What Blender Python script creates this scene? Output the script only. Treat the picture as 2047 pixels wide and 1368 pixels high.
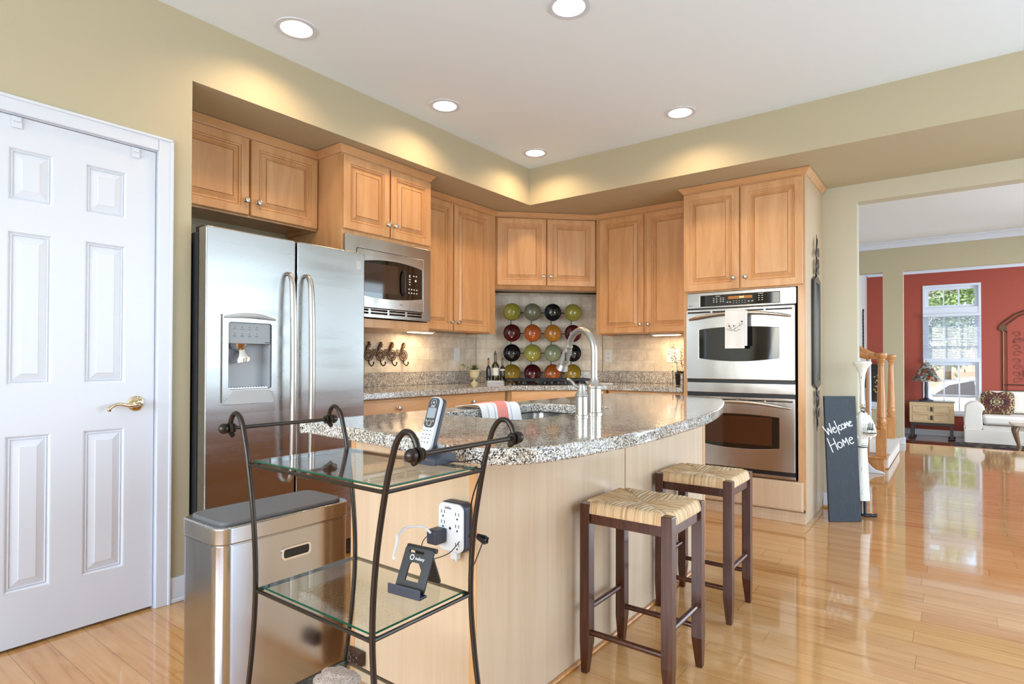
import bpy, bmesh, math, random
from mathutils import Vector, Matrix, noise
random.seed(7)
for _o in list(bpy.data.objects): bpy.data.objects.remove(_o)
SC = bpy.context.scene
COL = SC.collection
PI = math.pi
R2 = math.sqrt(.5)

# ------------------------------------------------------------------ camera
cam_d = bpy.data.cameras.new('camera'); cam = bpy.data.objects.new('camera', cam_d); COL.objects.link(cam)
F, YAW, PITCH, ROLL = 1166.7, .6454, .0106, .002
cam_d.sensor_fit = 'HORIZONTAL'; cam_d.sensor_width = 36; cam_d.lens = 36*F/2047
cam_d.shift_x = -5.4/2047; cam_d.shift_y = 25.5/2047
cam_d.clip_start = .05; cam_d.clip_end = 300
_f = Vector((-math.sin(YAW)*math.cos(PITCH), math.cos(YAW)*math.cos(PITCH), math.sin(PITCH)))
_r = Vector((math.cos(YAW), math.sin(YAW), 0)); _u = _r.cross(_f)
_r2 = _r*math.cos(ROLL)+_u*math.sin(ROLL); _u2 = -_r*math.sin(ROLL)+_u*math.cos(ROLL)
M = Matrix((( _r2.x, _u2.x, -_f.x), (_r2.y, _u2.y, -_f.y), (_r2.z, _u2.z, -_f.z))).to_4x4()
M.translation = Vector((2.8818, -5.0154, 1.1156))
cam.matrix_world = M
SC.camera = cam
# ------------------------------------------------------------------ view and world
SC.view_settings.view_transform = 'Standard'; SC.view_settings.look = 'None'
SC.view_settings.gamma = 1; SC.view_settings.use_curve_mapping = False
SC.view_settings.exposure = 0.27
W = bpy.data.worlds.new('world'); SC.world = W; W.use_nodes = True
_n = W.node_tree.nodes; _l = W.node_tree.links
_sky = _n.new('ShaderNodeTexSky'); _sky.sky_type = 'NISHITA'; _sky.sun_disc = False
_sky.sun_elevation = math.radians(48); _sky.sun_rotation = math.radians(200); _sky.dust_density = 2.5; _sky.air_density = 1.0
_l.new(_sky.outputs[0], _n['Background'].inputs[0]); _n['Background'].inputs[1].default_value = .8
# ------------------------------------------------------------------ sun, window daylight and added fill lamps
def light(name, kind, loc, energy, color=(1,1,1), rot=(0,0,0), **kw):
    d = bpy.data.lights.new(name, kind); d.energy = energy; d.color = color
    for k, v in kw.items(): setattr(d, k, v)
    o = bpy.data.objects.new(name, d); COL.objects.link(o); o.location = loc; o.rotation_euler = rot
    return o
light('sun', 'SUN', (3, 12, 9), 4.5, (1, .96, .9), (math.radians(38), 0, math.radians(-160)), angle=.02)
DAY = (.71, .87, 1.0)
# daylight through the breakfast-area patio doors (right) and the rear windows, each lamp standing in its opening
light('patio_daylight', 'AREA', (4.93, -1.95, 1.28), 64, DAY, (0, math.radians(-108), PI), shape='RECTANGLE', size=2.3, size_y=3.3)
light('rear_daylight', 'AREA', (2.2, -7.62, 1.5), 128, DAY, (math.radians(-128), 0, PI), shape='RECTANGLE', size=3.9, size_y=1.9)
light('hall_fill_light', 'AREA', (4.95, 2.3, 1.4), 62, DAY, (0, math.radians(-90), PI), shape='RECTANGLE', size=2.2, size_y=2.4)  # added out-of-view lamp that brightens the hall from the right
light('living_fill_light', 'AREA', (6.25, 5.3, 1.5), 135, DAY, (0, math.radians(-90), PI), shape='RECTANGLE', size=1.9, size_y=1.1)  # added fill for the red room, set at an assumed unseen side window

# ------------------------------------------------------------------ materials
def srgb(r, g, b):
    f = lambda c: ((c/255+.055)/1.055)**2.4 if c > 10 else c/255/12.92
    return (f(r), f(g), f(b), 1)
def mat(name, col, rough=.5, metal=0, **kw):
    m = bpy.data.materials.new(name); m.use_nodes = True
    b = m.node_tree.nodes['Principled BSDF']
    b.inputs['Base Color'].default_value = col; b.inputs['Roughness'].default_value = rough; b.inputs['Metallic'].default_value = metal
    for k, v in kw.items(): b.inputs[k].default_value = v
    return m
def N(m, t, **kw):
    n = m.node_tree.nodes.new(t)
    for k, v in kw.items():
        if k in n.inputs: n.inputs[k].default_value = v
        else: setattr(n, k, v)
    return n
def L(m, a, b): m.node_tree.links.new(a, b)
def ramp(m, stops, interp='LINEAR'):
    n = N(m, 'ShaderNodeValToRGB'); n.color_ramp.interpolation = interp
    e = n.color_ramp.elements
    while len(e) < len(stops): e.new(.5)
    for i, (p, c) in enumerate(stops): e[i].position = p; e[i].color = c
    return n
def bsdf(m): return m.node_tree.nodes['Principled BSDF']
def objcoord(m, scale=(1,1,1), rot=(0,0,0), rnd=True):
    tc = N(m, 'ShaderNodeTexCoord'); mp = N(m, 'ShaderNodeMapping')
    mp.inputs['Scale'].default_value = scale; mp.inputs['Rotation'].default_value = rot
    L(m, tc.outputs['Object'], mp.inputs[0])
    if rnd:
        oi = N(m, 'ShaderNodeObjectInfo'); mu = N(m, 'ShaderNodeMath', operation='MULTIPLY'); mu.inputs[1].default_value = 37
        L(m, oi.outputs['Random'], mu.inputs[0]); L(m, mu.outputs[0], mp.inputs['Location'])
    return mp
def bump(m, src, strength, dist=.01):
    b = N(m, 'ShaderNodeBump'); b.inputs['Strength'].default_value = strength; b.inputs['Distance'].default_value = dist
    L(m, src, b.inputs['Height']); L(m, b.outputs[0], bsdf(m).inputs['Normal']); return b
def wood(name, dark, mid, lite, scale=(14,14,1.3), rough=.3, coat=.25, rnd=True, bmp=.03):
    m = mat(name, mid, rough, **{'Coat Weight': coat, 'Coat Roughness': .12})
    mp = objcoord(m, scale, rnd=rnd)
    a = N(m, 'ShaderNodeTexNoise', Scale=1.6, Detail=6, Roughness=.6, Distortion=.8); L(m, mp.outputs[0], a.inputs['Vector'])
    r = ramp(m, [(.28, dark), (.5, mid), (.74, lite)]); L(m, a.outputs[0], r.inputs[0])
    L(m, r.outputs[0], bsdf(m).inputs['Base Color']); bump(m, a.outputs[0], bmp)
    return m
MAPLE = wood('maple_wood', srgb(196,142,94), srgb(211,160,110), srgb(222,174,126), (7,7,1.0), .34, .2)
MAPLEX = wood('maple_wood_across', srgb(196,142,94), srgb(211,160,110), srgb(222,174,126), (1.0,7,7), .34, .2)
PANEL = wood('pale_maple_panel', srgb(200,172,142), srgb(206,180,150), srgb(212,188,160), (16,16,.6), .4, .1)
OAK = wood('oak_wood', srgb(170,106,52), srgb(200,136,76), srgb(216,158,100), (34,34,3), .3, .4, bmp=.1)
MAHO = wood('dark_stool_wood', srgb(40,15,6), srgb(68,28,11), srgb(94,46,20), (50,50,3), .3, .3)
PALEOAK = wood('blond_wood', srgb(184,150,108), srgb(202,170,128), srgb(214,184,144), (3,30,30), .45, .1)
DARKWOOD = mat('black_brown_wood', srgb(34,22,20), .35)
WHITEWOOD = mat('painted_bleached_wood', srgb(196,182,162), .4)
def paint(name, c, rough=.55, b=.02):
    m = mat(name, c, rough)
    mp = objcoord(m, (60,60,60), rnd=False); a = N(m, 'ShaderNodeTexNoise', Scale=4, Detail=2); L(m, mp.outputs[0], a.inputs['Vector'])
    bump(m, a.outputs[0], b, .003); return m
TAN = paint('tan_wall_paint', srgb(190,178,148))
SAGE = paint('pale_beige_paint', srgb(198,190,168))
REDP = paint('terracotta_paint', srgb(160,68,50))
CEIL = paint('ceiling_paint', srgb(236,246,254), .7)
CEIL2 = paint('hall_ceiling_paint', srgb(232,230,228), .7)
WHITE = mat('white_trim_paint', srgb(218,222,232), .32)
GREYW = paint('pale_grey_paint', srgb(214,212,206))
PLASTIC = mat('white_plastic', srgb(218,220,222), .35)
BLACKP = mat('black_plastic', srgb(22,23,28), .35)
NAVYP = mat('dark_slate_plastic', srgb(46,50,64), .4)
BLACKG = mat('black_glass', srgb(8,8,10), .04, **{'Coat Weight': .5})
GREYP = mat('grey_plastic', srgb(150,154,158), .35)
def steel(name, base, rough, sc, b=.02, metal=1):
    m = mat(name, base, rough, metal)
    mp = objcoord(m, sc); a = N(m, 'ShaderNodeTexNoise', Scale=3, Detail=3); L(m, mp.outputs[0], a.inputs['Vector'])
    bump(m, a.outputs[0], b, .004)
    r = ramp(m, [(.3, (rough-.05,)*3+(1,)), (.7, (rough+.06,)*3+(1,))]); L(m, a.outputs[0], r.inputs[0]); L(m, r.outputs[0], bsdf(m).inputs['Roughness'])
    return m
STEEL = steel('brushed_stainless', (.41,.41,.415,1), .28, (.35,.35,5), .022)
STEELV = steel('brushed_stainless_plain', (.49,.485,.475,1), .22, (2.5,.6,.6), .02)
NICKEL = mat('satin_nickel', (.50,.48,.45,1), .32, 1)
CHROME = mat('polished_chrome', (.8,.8,.8,1), .08, 1)
BRASS = mat('polished_pewter_brass', (.72,.62,.42,1), .12, 1)
IRON = mat('dark_bronze_iron', srgb(58,52,48), .3, .8)
IRONB = mat('black_wrought_iron', srgb(20,18,18), .4, .5)
BRONZE = mat('antique_bronze', srgb(96,72,54), .38, .75)
BRONZED = mat('dark_antique_bronze', srgb(58,44,36), .4, .6)
GOLD = mat('gold_leaf', srgb(214,186,110), .3, .7)
def glassmat(name, tint, ior=1.5, rough=0):
    m = bpy.data.materials.new(name); m.use_nodes = True; nt = m.node_tree
    nt.nodes.remove(nt.nodes['Principled BSDF']); out = nt.nodes['Material Output']
    t = N(m, 'ShaderNodeBsdfTransparent'); t.inputs[0].default_value = tint
    g = N(m, 'ShaderNodeBsdfGlossy'); g.inputs['Roughness'].default_value = rough
    f = N(m, 'ShaderNodeFresnel'); ge = N(m, 'ShaderNodeNewGeometry'); mr = N(m, 'ShaderNodeMapRange'); mr.inputs['To Min'].default_value = ior; mr.inputs['To Max'].default_value = 1/ior; L(m, ge.outputs['Backfacing'], mr.inputs[0]); L(m, mr.outputs[0], f.inputs[0]); x = N(m, 'ShaderNodeMixShader')
    L(m, f.outputs[0], x.inputs[0]); L(m, t.outputs[0], x.inputs[1]); L(m, g.outputs[0], x.inputs[2]); L(m, x.outputs[0], out.inputs[0])
    return m
GLASS = glassmat('clear_glass', (.93,.965,.95,1))
WGLASS = glassmat('window_glass', (.97,.98,.98,1), 1.3)
EDGEG = mat('green_glass_edge', srgb(40,110,84), .1, **{'Transmission Weight': .6})
def emit(name, c, s):
    m = bpy.data.materials.new(name); m.use_nodes = True; b = bsdf(m)
    b.inputs['Base Color'].default_value = c; b.inputs['Emission Color'].default_value = c; b.inputs['Emission Strength'].default_value = s; return m
BULB = emit('lit_bulb', (1, .93, .8, 1), 4)
STRIP = emit('lit_strip', (1, .72, .38, 1), 6)
AMBER = emit('amber_display', srgb(150,92,20), .5)
LEDW = mat('printed_white', srgb(225,225,225), .5)
# granite
GRANITE = mat('speckled_granite', srgb(170,165,155), .07, **{'Coat Weight': .3, 'Coat Roughness': .03})
_mp = objcoord(GRANITE, (1,1,1), rnd=False)
_v = N(GRANITE, 'ShaderNodeTexVoronoi', Scale=330); L(GRANITE, _mp.outputs[0], _v.inputs['Vector'])
_s = N(GRANITE, 'ShaderNodeSeparateColor'); L(GRANITE, _v.outputs['Color'], _s.inputs[0])
_rr = ramp(GRANITE, [(0, srgb(36,36,40)), (.13, srgb(96,94,94)), (.26, srgb(150,146,140)), (.45, srgb(190,186,178)), (.66, srgb(232,231,227))], 'CONSTANT')
L(GRANITE, _s.outputs[0], _rr.inputs[0])
_nz = N(GRANITE, 'ShaderNodeTexNoise', Scale=30, Detail=3); L(GRANITE, _mp.outputs[0], _nz.inputs['Vector'])
_r3 = ramp(GRANITE, [(.3, srgb(222,212,200)), (.6, srgb(255,254,252))]); L(GRANITE, _nz.outputs[0], _r3.inputs[0])
_mx = N(GRANITE, 'ShaderNodeMix', data_type='RGBA', blend_type='MULTIPLY'); _mx.inputs[0].default_value = 1
L(GRANITE, _rr.outputs[0], _mx.inputs[6]); L(GRANITE, _r3.outputs[0], _mx.inputs[7]); L(GRANITE, _mx.outputs[2], bsdf(GRANITE).inputs['Base Color'])
# tiles: local x = along wall, local z = up
def tiles(name, bw, rh, off, freq=2, sq=1.0):
    m = mat(name, srgb(206,194,174), .35)
    tc = N(m, 'ShaderNodeTexCoord'); sp = N(m, 'ShaderNodeSeparateXYZ'); cb = N(m, 'ShaderNodeCombineXYZ')
    L(m, tc.outputs['Object'], sp.inputs[0]); L(m, sp.outputs[0], cb.inputs[0]); L(m, sp.outputs[2], cb.inputs[1])
    b = N(m, 'ShaderNodeTexBrick'); b.offset = off; b.offset_frequency = 2; b.squash = sq; b.squash_frequency = 2
    b.inputs['Scale'].default_value = 1; b.inputs['Mortar Size'].default_value = .0018; b.inputs['Mortar Smooth'].default_value = .3
    b.inputs['Brick Width'].default_value = bw; b.inputs['Row Height'].default_value = rh
    b.inputs['Color1'].default_value = srgb(236,228,214); b.inputs['Color2'].default_value = srgb(216,207,192); b.inputs['Mortar'].default_value = srgb(196,188,176)
    L(m, cb.outputs[0], b.inputs['Vector'])
    n = N(m, 'ShaderNodeTexNoise', Scale=9, Detail=5, Roughness=.7); L(m, tc.outputs['Object'], n.inputs['Vector'])
    r = ramp(m, [(.3, srgb(214,206,200)), (.7, srgb(255,255,252))]); L(m, n.outputs[0], r.inputs[0])
    x = N(m, 'ShaderNodeMix', data_type='RGBA', blend_type='MULTIPLY'); x.inputs[0].default_value = 1
    L(m, b.outputs['Color'], x.inputs[6]); L(m, r.outputs[0], x.inputs[7]); L(m, x.outputs[2], bsdf(m).inputs['Base Color'])
    bump(m, b.outputs['Fac'], -.25, .002); return m
TILE6 = tiles('tumbled_tile_brick', .152, .102, .5)
TILE4 = tiles('tumbled_tile_square', .102, .102, 0)
# hardwood floor, planks along x
def planks(name, c1, c2, c3, pw=.122, pl=1.05, rough=.09):
    m = mat(name, c1, rough, **{'Coat Weight': .55, 'Coat Roughness': .04})
    tc = N(m, 'ShaderNodeTexCoord'); g = tc.outputs['Object']
    b = N(m, 'ShaderNodeTexBrick'); b.offset = .37; b.offset_frequency = 2; b.squash = .72; b.squash_frequency = 3
    b.inputs['Scale'].default_value = 1; b.inputs['Mortar Size'].default_value = .0007; b.inputs['Brick Width'].default_value = pl; b.inputs['Row Height'].default_value = pw
    b.inputs['Color1'].default_value = (0,0,0,1); b.inputs['Color2'].default_value = (1,1,1,1); b.inputs['Mortar'].default_value = (.5,.5,.5,1); b.inputs['Bias'].default_value = -.1
    L(m, g, b.inputs['Vector'])
    r = ramp(m, [(0, c1), (.45, c2), (.8, c1), (1, c3)]); L(m, b.outputs['Color'], r.inputs[0])
    mp = N(m, 'ShaderNodeMapping'); mp.inputs['Scale'].default_value = (1.1, 14, 1)
    ad = N(m, 'ShaderNodeVectorMath', operation='ADD'); L(m, g, ad.inputs[0]); L(m, b.outputs['Color'], ad.inputs[1]); L(m, ad.outputs[0], mp.inputs[0])
    n = N(m, 'ShaderNodeTexNoise', Scale=1.5, Detail=7, Roughness=.65, Distortion=1.2); L(m, mp.outputs[0], n.inputs['Vector'])
    r2 = ramp(m, [(.25, srgb(196,150,112)), (.42, srgb(240,228,214)), (.7, srgb(255,255,255))]); L(m, n.outputs[0], r2.inputs[0])
    x = N(m, 'ShaderNodeMix', data_type='RGBA', blend_type='MULTIPLY'); x.inputs[0].default_value = 1
    L(m, r.outputs[0], x.inputs[6]); L(m, r2.outputs[0], x.inputs[7])
    y = N(m, 'ShaderNodeMix', data_type='RGBA', blend_type='MIX'); L(m, b.outputs['Fac'], y.inputs[0]); L(m, x.outputs[2], y.inputs[6]); y.inputs[7].default_value = srgb(110,72,40)
    L(m, y.outputs[2], bsdf(m).inputs['Base Color'])
    n2 = N(m, 'ShaderNodeTexNoise', Scale=5, Detail=2); L(m, g, n2.inputs['Vector'])
    bb = N(m, 'ShaderNodeBump'); bb.inputs['Strength'].default_value = .035; bb.inputs['Distance'].default_value = .01; L(m, n2.outputs[0], bb.inputs['Height'])
    L(m, bb.outputs[0], bsdf(m).inputs['Normal']); L(m, bb.outputs[0], bsdf(m).inputs['Coat Normal'])
    return m
FLOORM = planks('maple_hardwood', srgb(206,160,104), srgb(214,170,116), srgb(186,128,78))
FLOORD = planks('cherry_hardwood', srgb(112,62,38), srgb(124,70,42), srgb(98,50,30))

# ------------------------------------------------------------------ mesh helpers
class B:
    def __init__(s): s.b = bmesh.new()
    def box(s, x0, x1, y0, y1, z0, z1, bev=0, seg=2):
        t = bmesh.new(); bmesh.ops.create_cube(t, size=1)
        for v in t.verts: v.co = Vector(((x0+x1)/2+v.co.x*(x1-x0), (y0+y1)/2+v.co.y*(y1-y0), (z0+z1)/2+v.co.z*(z1-z0)))
        if bev: bmesh.ops.bevel(t, geom=t.edges[:], offset=bev, segments=seg, affect='EDGES', profile=.5)
        return s._add(t)
    def _add(s, t, M=None):
        if M is not None: bmesh.ops.transform(t, matrix=M, verts=t.verts)
        me = bpy.data.meshes.new('t'); t.to_mesh(me); t.free()
        n0 = len(s.b.verts); s.b.from_mesh(me); bpy.data.meshes.remove(me)
        s.b.verts.ensure_lookup_table(); s.last = s.b.verts[n0:]; return s
    def xf(s, M):
        for v in s.last: v.co = M @ v.co
        return s
    def cyl(s, p, q, r, r2=None, n=20, cap=True):
        p = Vector(p); q = Vector(q); d = q-p; t = bmesh.new()
        bmesh.ops.create_cone(t, cap_ends=cap, segments=n, radius1=r, radius2=r if r2 is None else r2, depth=d.length)
        return s._add(t, Matrix.Translation((p+q)/2) @ d.to_track_quat('Z', 'Y').to_matrix().to_4x4())
    def sph(s, c, r, n=16, sc=(1,1,1)):
        t = bmesh.new(); bmesh.ops.create_uvsphere(t, u_segments=n, v_segments=max(6, n//2), radius=r)
        return s._add(t, Matrix.Translation(Vector(c)) @ Matrix.Diagonal((*sc, 1)))
    def lathe(s, prof, c=(0,0,0), n=28, axis='Z', cap=True):
        t = bmesh.new(); rings = []
        for r, z in prof:
            rings.append([t.verts.new((max(r, 1e-5)*math.cos(2*PI*i/n), max(r, 1e-5)*math.sin(2*PI*i/n), z)) for i in range(n)])
        for a, b in zip(rings, rings[1:]):
            for i in range(n): t.faces.new((a[i], a[(i+1) % n], b[(i+1) % n], b[i]))
        if cap:
            t.faces.new(rings[0][::-1]); t.faces.new(rings[-1])
        M = Matrix.Translation(Vector(c))
        if axis == '-Y': M = M @ Matrix.Rotation(PI/2, 4, 'X')
        if axis == 'X': M = M @ Matrix.Rotation(PI/2, 4, 'Y')
        return s._add(t, M)
    def tube(s, pts, r, n=10, smooth=0, closed=False, sc=None):
        P = [Vector(p) for p in pts]
        rs = list(r) if hasattr(r, '__len__') else [r]*len(P)
        if smooth: P, rs = crom(P, rs, smooth, closed)
        t = bmesh.new(); rings = []; up = None
        for i, p in enumerate(P):
            a = P[(i-1) % len(P)] if (i or closed) else p; b = P[(i+1) % len(P)] if (i < len(P)-1 or closed) else p
            d = (b-a).normalized()
            if up is None: up = d.orthogonal().normalized()
            up = (up - d*up.dot(d)).normalized(); w = d.cross(up)
            k1, k2 = sc if sc else (1, 1)
            rings.append([t.verts.new(p+(up*math.cos(2*PI*j/n)*k1+w*math.sin(2*PI*j/n)*k2)*rs[i]) for j in range(n)])
        pr = list(zip(rings, rings[1:]))
        if closed: pr.append((rings[-1], rings[0]))
        for a, b in pr:
            for i in range(n): t.faces.new((a[i], a[(i+1) % n], b[(i+1) % n], b[i]))
        if not closed: t.faces.new(rings[0][::-1]); t.faces.new(rings[-1])
        return s._add(t)
    def prism(s, outer, z0, z1, holes=(), bev=0, M=None):
        """outline in XY, extruded z0..z1, with holes"""
        c = bpy.data.curves.new('c', 'CURVE'); c.dimensions = '2D'; c.fill_mode = 'BOTH'; c.extrude = (z1-z0)/2-bev
        if bev: c.bevel_depth = bev; c.bevel_resolution = 2; c.offset = -bev
        for o in [outer, *holes]:
            sp = c.splines.new('POLY'); sp.points.add(len(o)-1); sp.use_cyclic_u = True
            for q, p in zip(sp.points, o): q.co = (p[0], p[1], 0, 1)
        ob = bpy.data.objects.new('c', c); me = bpy.data.meshes.new_from_object(ob)
        t = bmesh.new(); t.from_mesh(me); bmesh.ops.remove_doubles(t, verts=t.verts, dist=1e-6)
        bpy.data.objects.remove(ob); bpy.data.curves.remove(c); bpy.data.meshes.remove(me)
        T = Matrix.Translation((0, 0, (z0+z1)/2))
        return s._add(t, (M @ T) if M is not None else T)
    def rings(s, x0, x1, z0, z1, prof, back=0):
        """raised panel in XZ facing -Y : prof = [(inset, y), ...] from outside in"""
        t = bmesh.new(); rs = []
        for i, y in prof:
            rs.append([t.verts.new(p) for p in ((x0+i, y, z0+i), (x1-i, y, z0+i), (x1-i, y, z1-i), (x0+i, y, z1-i))])
        for a, b in zip(rs, rs[1:]):
            for i in range(4): t.faces.new((a[i], a[(i+1) % 4], b[(i+1) % 4], b[i]))
        t.faces.new(rs[-1]); t.faces.new(rs[0][::-1])
        return s._add(t)
    def quad(s, *ps):
        t = bmesh.new(); t.faces.new([t.verts.new(p) for p in ps]); return s._add(t)
def crom(P, rs, k, closed=False):
    o, q = [], []; n = len(P)
    rng = range(n) if closed else range(n-1)
    for i in rng:
        g = (lambda j: P[j % n]) if closed else (lambda j: P[min(max(j, 0), n-1)])
        a, b, c, d = g(i-1), g(i), g(i+1), g(i+2)
        for j in range(k):
            t = j/k
            o.append(.5*((2*b)+(c-a)*t+(2*a-5*b+4*c-d)*t*t+(-a+3*b-3*c+d)*t**3)); q.append(rs[i]*(1-t)+rs[(i+1) % n]*t)
    if not closed: o.append(P[-1]); q.append(rs[-1])
    return o, q
def smooth2(pts, k=6, closed=False):
    return [(p.x, p.y) for p in crom([Vector((a, b, 0)) for a, b in pts], [1]*len(pts), k, closed)[0]]
def rrect(x0, x1, y0, y1, r, n=6):
    o = []
    for cx, cy, a in ((x1-r, y1-r, 0), (x0+r, y1-r, 90), (x0+r, y0+r, 180), (x1-r, y0+r, 270)):
        for i in range(n+1):
            t = math.radians(a+90*i/n); o.append((cx+r*math.cos(t), cy+r*math.sin(t)))
    return o
def circ(cx, cy, r, n=40): return [(cx+r*math.cos(2*PI*i/n), cy+r*math.sin(2*PI*i/n)) for i in range(n)]
XZ = Matrix(((1,0,0,0),(0,0,-1,0),(0,1,0,0),(0,0,0,1)))   # prism XY -> XZ, extrusion along -Y... (z -> -y)
def obj(name, b, m, parent=None, smooth=35, loc=None):
    me = bpy.data.meshes.new(name); bm = b.b if isinstance(b, B) else b
    bmesh.ops.recalc_face_normals(bm, faces=bm.faces)
    bm.to_mesh(me); bm.free()
    o = bpy.data.objects.new(name, me); COL.objects.link(o)
    ms = m if isinstance(m, (list, tuple)) else [m]
    for x in ms: me.materials.append(x)
    if smooth:
        me.polygons.foreach_set('use_smooth', [True]*len(me.polygons)); me.set_sharp_from_angle(angle=math.radians(smooth))
        if len(me.polygons) < 6000:
            wn_ = o.modifiers.new('weighted_normals', 'WEIGHTED_NORMAL'); wn_.weight = 100; wn_.keep_sharp = True
    if parent: o.parent = parent
    if loc: o.location = loc
    return o
def tag(o, label, cat, group=None):
    o['label'] = label; o['category'] = cat
    if group: o['group'] = group
    return o
def thing(name, label, cat, loc=(0,0,0), rz=0, group=None, rx=0, ry=0):
    o = bpy.data.objects.new(name, None); o.empty_display_size = .1; COL.objects.link(o); o.location = loc; o.rotation_euler = (rx, ry, rz)
    return tag(o, label, cat, group)
def struct(name, b, m, smooth=0, parent=None):
    o = obj(name, b, m, parent, smooth)
    if not parent: o['kind'] = 'structure'
    return o
def copytree(o, parent=None):
    c = o.copy(); COL.objects.link(c)
    if parent: c.parent = parent
    for ch in [x for x in bpy.data.objects if x.parent == o]: copytree(ch, c)
    return c
def text(s, size, m, parent, loc, rot=(0,0,0), name='lettering', ext=.0003):
    c = bpy.data.curves.new('t', 'FONT'); c.body = s; c.size = size; c.extrude = ext; c.align_x = 'CENTER'; c.align_y = 'CENTER'
    ob = bpy.data.objects.new('t', c); me = bpy.data.meshes.new_from_object(ob); bpy.data.objects.remove(ob); bpy.data.curves.remove(c)
    o = bpy.data.objects.new(name, me); me.materials.append(m); COL.objects.link(o); o.parent = parent; o.location = loc; o.rotation_euler = rot
    return o

# ------------------------------------------------------------------ room shell
HC = 2.752; HS = 2.443
b = B(); b.box(-.85, 5.0, -7.6, 4.57, -.06, 0); struct('floor', b, FLOORM)
b = B(); b.box(.9, 6.4, 4.57, 7.62, -.06, 0); o = struct('floor', b, FLOORD); o.name = 'floor_living'; o.location.z = -.18
# ceiling with five openings for the recessed lamps
CANS = [(.30,-3.38), (1.47,-2.73), (.28,-2.31), (1.45,-1.31), (.26,-1.27)]
b = B(); b.prism([(0,-7.6), (4.95,-7.6), (4.95,-.98), (0,-.98)], HC, HC+.1, [circ(x, y, .078) for x, y in CANS]); struct('ceiling', b, CEIL)
b = B(); b.box(.9, 5.0, .12, 4.45, HC, HC+.1); b.box(.9, 6.4, 4.57, 7.62, HC+.06, HC+.15); o = struct('ceiling', b, CEIL2); o.name = 'ceiling_hall'
# left wall (door wall), niche and soffit over the niche
b = B()
b.box(-.12, 0, -3.818, -3.735, 0, HC)                # pier beside the fridge
b.box(-.12, 0, -4.68, -3.818, 2.085, HC)             # over the door
b.box(-.12, 0, -7.6, -4.68, 0, HC)
struct('wall_left', b, TAN)
b = B(); b.box(-.84, 0, -3.735, -.98, HS, HC); o = struct('ceiling', b, TAN); o.name = 'ceiling_soffit_left'
b = B(); b.box(-.84, -.12, -3.80, -3.735, 0, HS); struct('wall_niche_end', b, TAN)
b = B(); b.box(-.84, -.70, -3.735, 0, 0, HS); struct('wall_niche', b, TAN)
b = B(); b.box(-.84, -.12, -4.75, -4.68, 0, HC); b.box(-.84, -.80, -4.68, -3.8, 0, HC); struct('wall_closet', b, TAN)
# back wall with the wide opening, soffit over it
b = B(); b.box(-.84, 2.305, 0, .12, 0, HS); b.box(2.305, 4.95, 0, .12, 2.31, HS); struct('wall_back', b, SAGE)
b = B(); b.box(-.84, 4.95, -.98, .12, HS, HC+.05); o = struct('ceiling', b, TAN); o.name = 'ceiling_soffit_back'
# diagonal corner wall
DG = Matrix.Rotation(PI/4, 4, 'Z')
b = B(); b.prism([(-.70,-.87), (.17,0), (-.70,0)], 0, HS-.002); struct('wall_corner', b, TAN)
# right wall with patio doors, rear wall with windows
b = B(); b.box(4.85, 4.95, -7.6, -3.65, 0, HC); b.box(4.85, 4.95, -3.65, -.25, 2.45, HC); b.box(4.85, 4.95, -.25, 0, 0, HC)
b.box(4.85, 4.95, .12, 1.05, 0, HC); b.box(4.85, 4.95, 1.05, 3.55, 2.5, HC); b.box(4.85, 4.95, 3.55, 4.45, 0, HC); struct('wall_right', b, TAN)
b = B(); b.box(-.12, .2, -7.6, -7.5, 0, HC); b.box(4.2, 4.95, -7.6, -7.5, 0, HC); b.box(.2, 4.2, -7.6, -7.5, 0, .5); b.box(.2, 4.2, -7.6, -7.5, 2.48, HC); struct('wall_rear', b, TAN)
def sash(name, x0, x1, z0, z1, nx, nz, loc, rz, m=WHITE, fr=.05):
    b = B(); b.box(x0, x0+fr, -.04, .04, z0, z1); b.box(x1-fr, x1, -.04, .04, z0, z1); b.box(x0+fr, x1-fr, -.04, .04, z0, z0+fr); b.box(x0+fr, x1-fr, -.04, .04, z1-fr, z1)
    for i in range(1, nx): x = x0+(x1-x0)*i/nx; b.box(x-.02, x+.02, -.03, .03, z0+fr, z1-fr)
    for i in range(1, nz): z = z0+(z1-z0)*i/nz; b.box(x0+fr, x1-fr, -.022, .022, z-.012, z+.012)
    o = struct(name, b, m); o.location = loc; o.rotation_euler = (0,0,rz); return o
sash('door_2', -1.7, 1.7, .0, 2.45, 4, 1, (4.90,-1.95,0), PI/2)
sash('window_2', -2, 2, .5, 2.48, 4, 3, (2.2,-7.55,0), 0)
sash('window_3', -1.25, 1.25, .0, 2.5, 3, 4, (4.90,2.3,0), PI/2)
# baseboards
b = B()
b.box(0, .014, -3.822+.0, -3.735, .022, .115, .003); b.box(0, .02, -3.822, -3.735, 0, .022, .006)
struct('baseboard_left', b, [WHITE])
b = B(); b.box(2.075, 2.30, -.014, 0, 0, .115, .003); struct('baseboard_back', b, WHITE)
b = B(); b.box(2.075, 2.30, -.03, -.0145, 0, .02, .006); o = struct('trim_1', b, OAK)
# door casing
b = B()
def casing(b, y0, y1, z0, z1): b.box(0, .018, y0, y1, z0, z1, .004)
casing(b, -3.885, -3.822, 0, 2.125); casing(b, -4.75, -4.68, 0, 2.125); casing(b, -4.68, -3.885, 2.062, 2.125)
b.box(.0, .024, -3.835, -3.822, 0, 2.125, .004); b.box(0, .024, -4.75, -3.822, 2.113, 2.126, .004)
struct('trim_2', b, WHITE)
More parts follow.
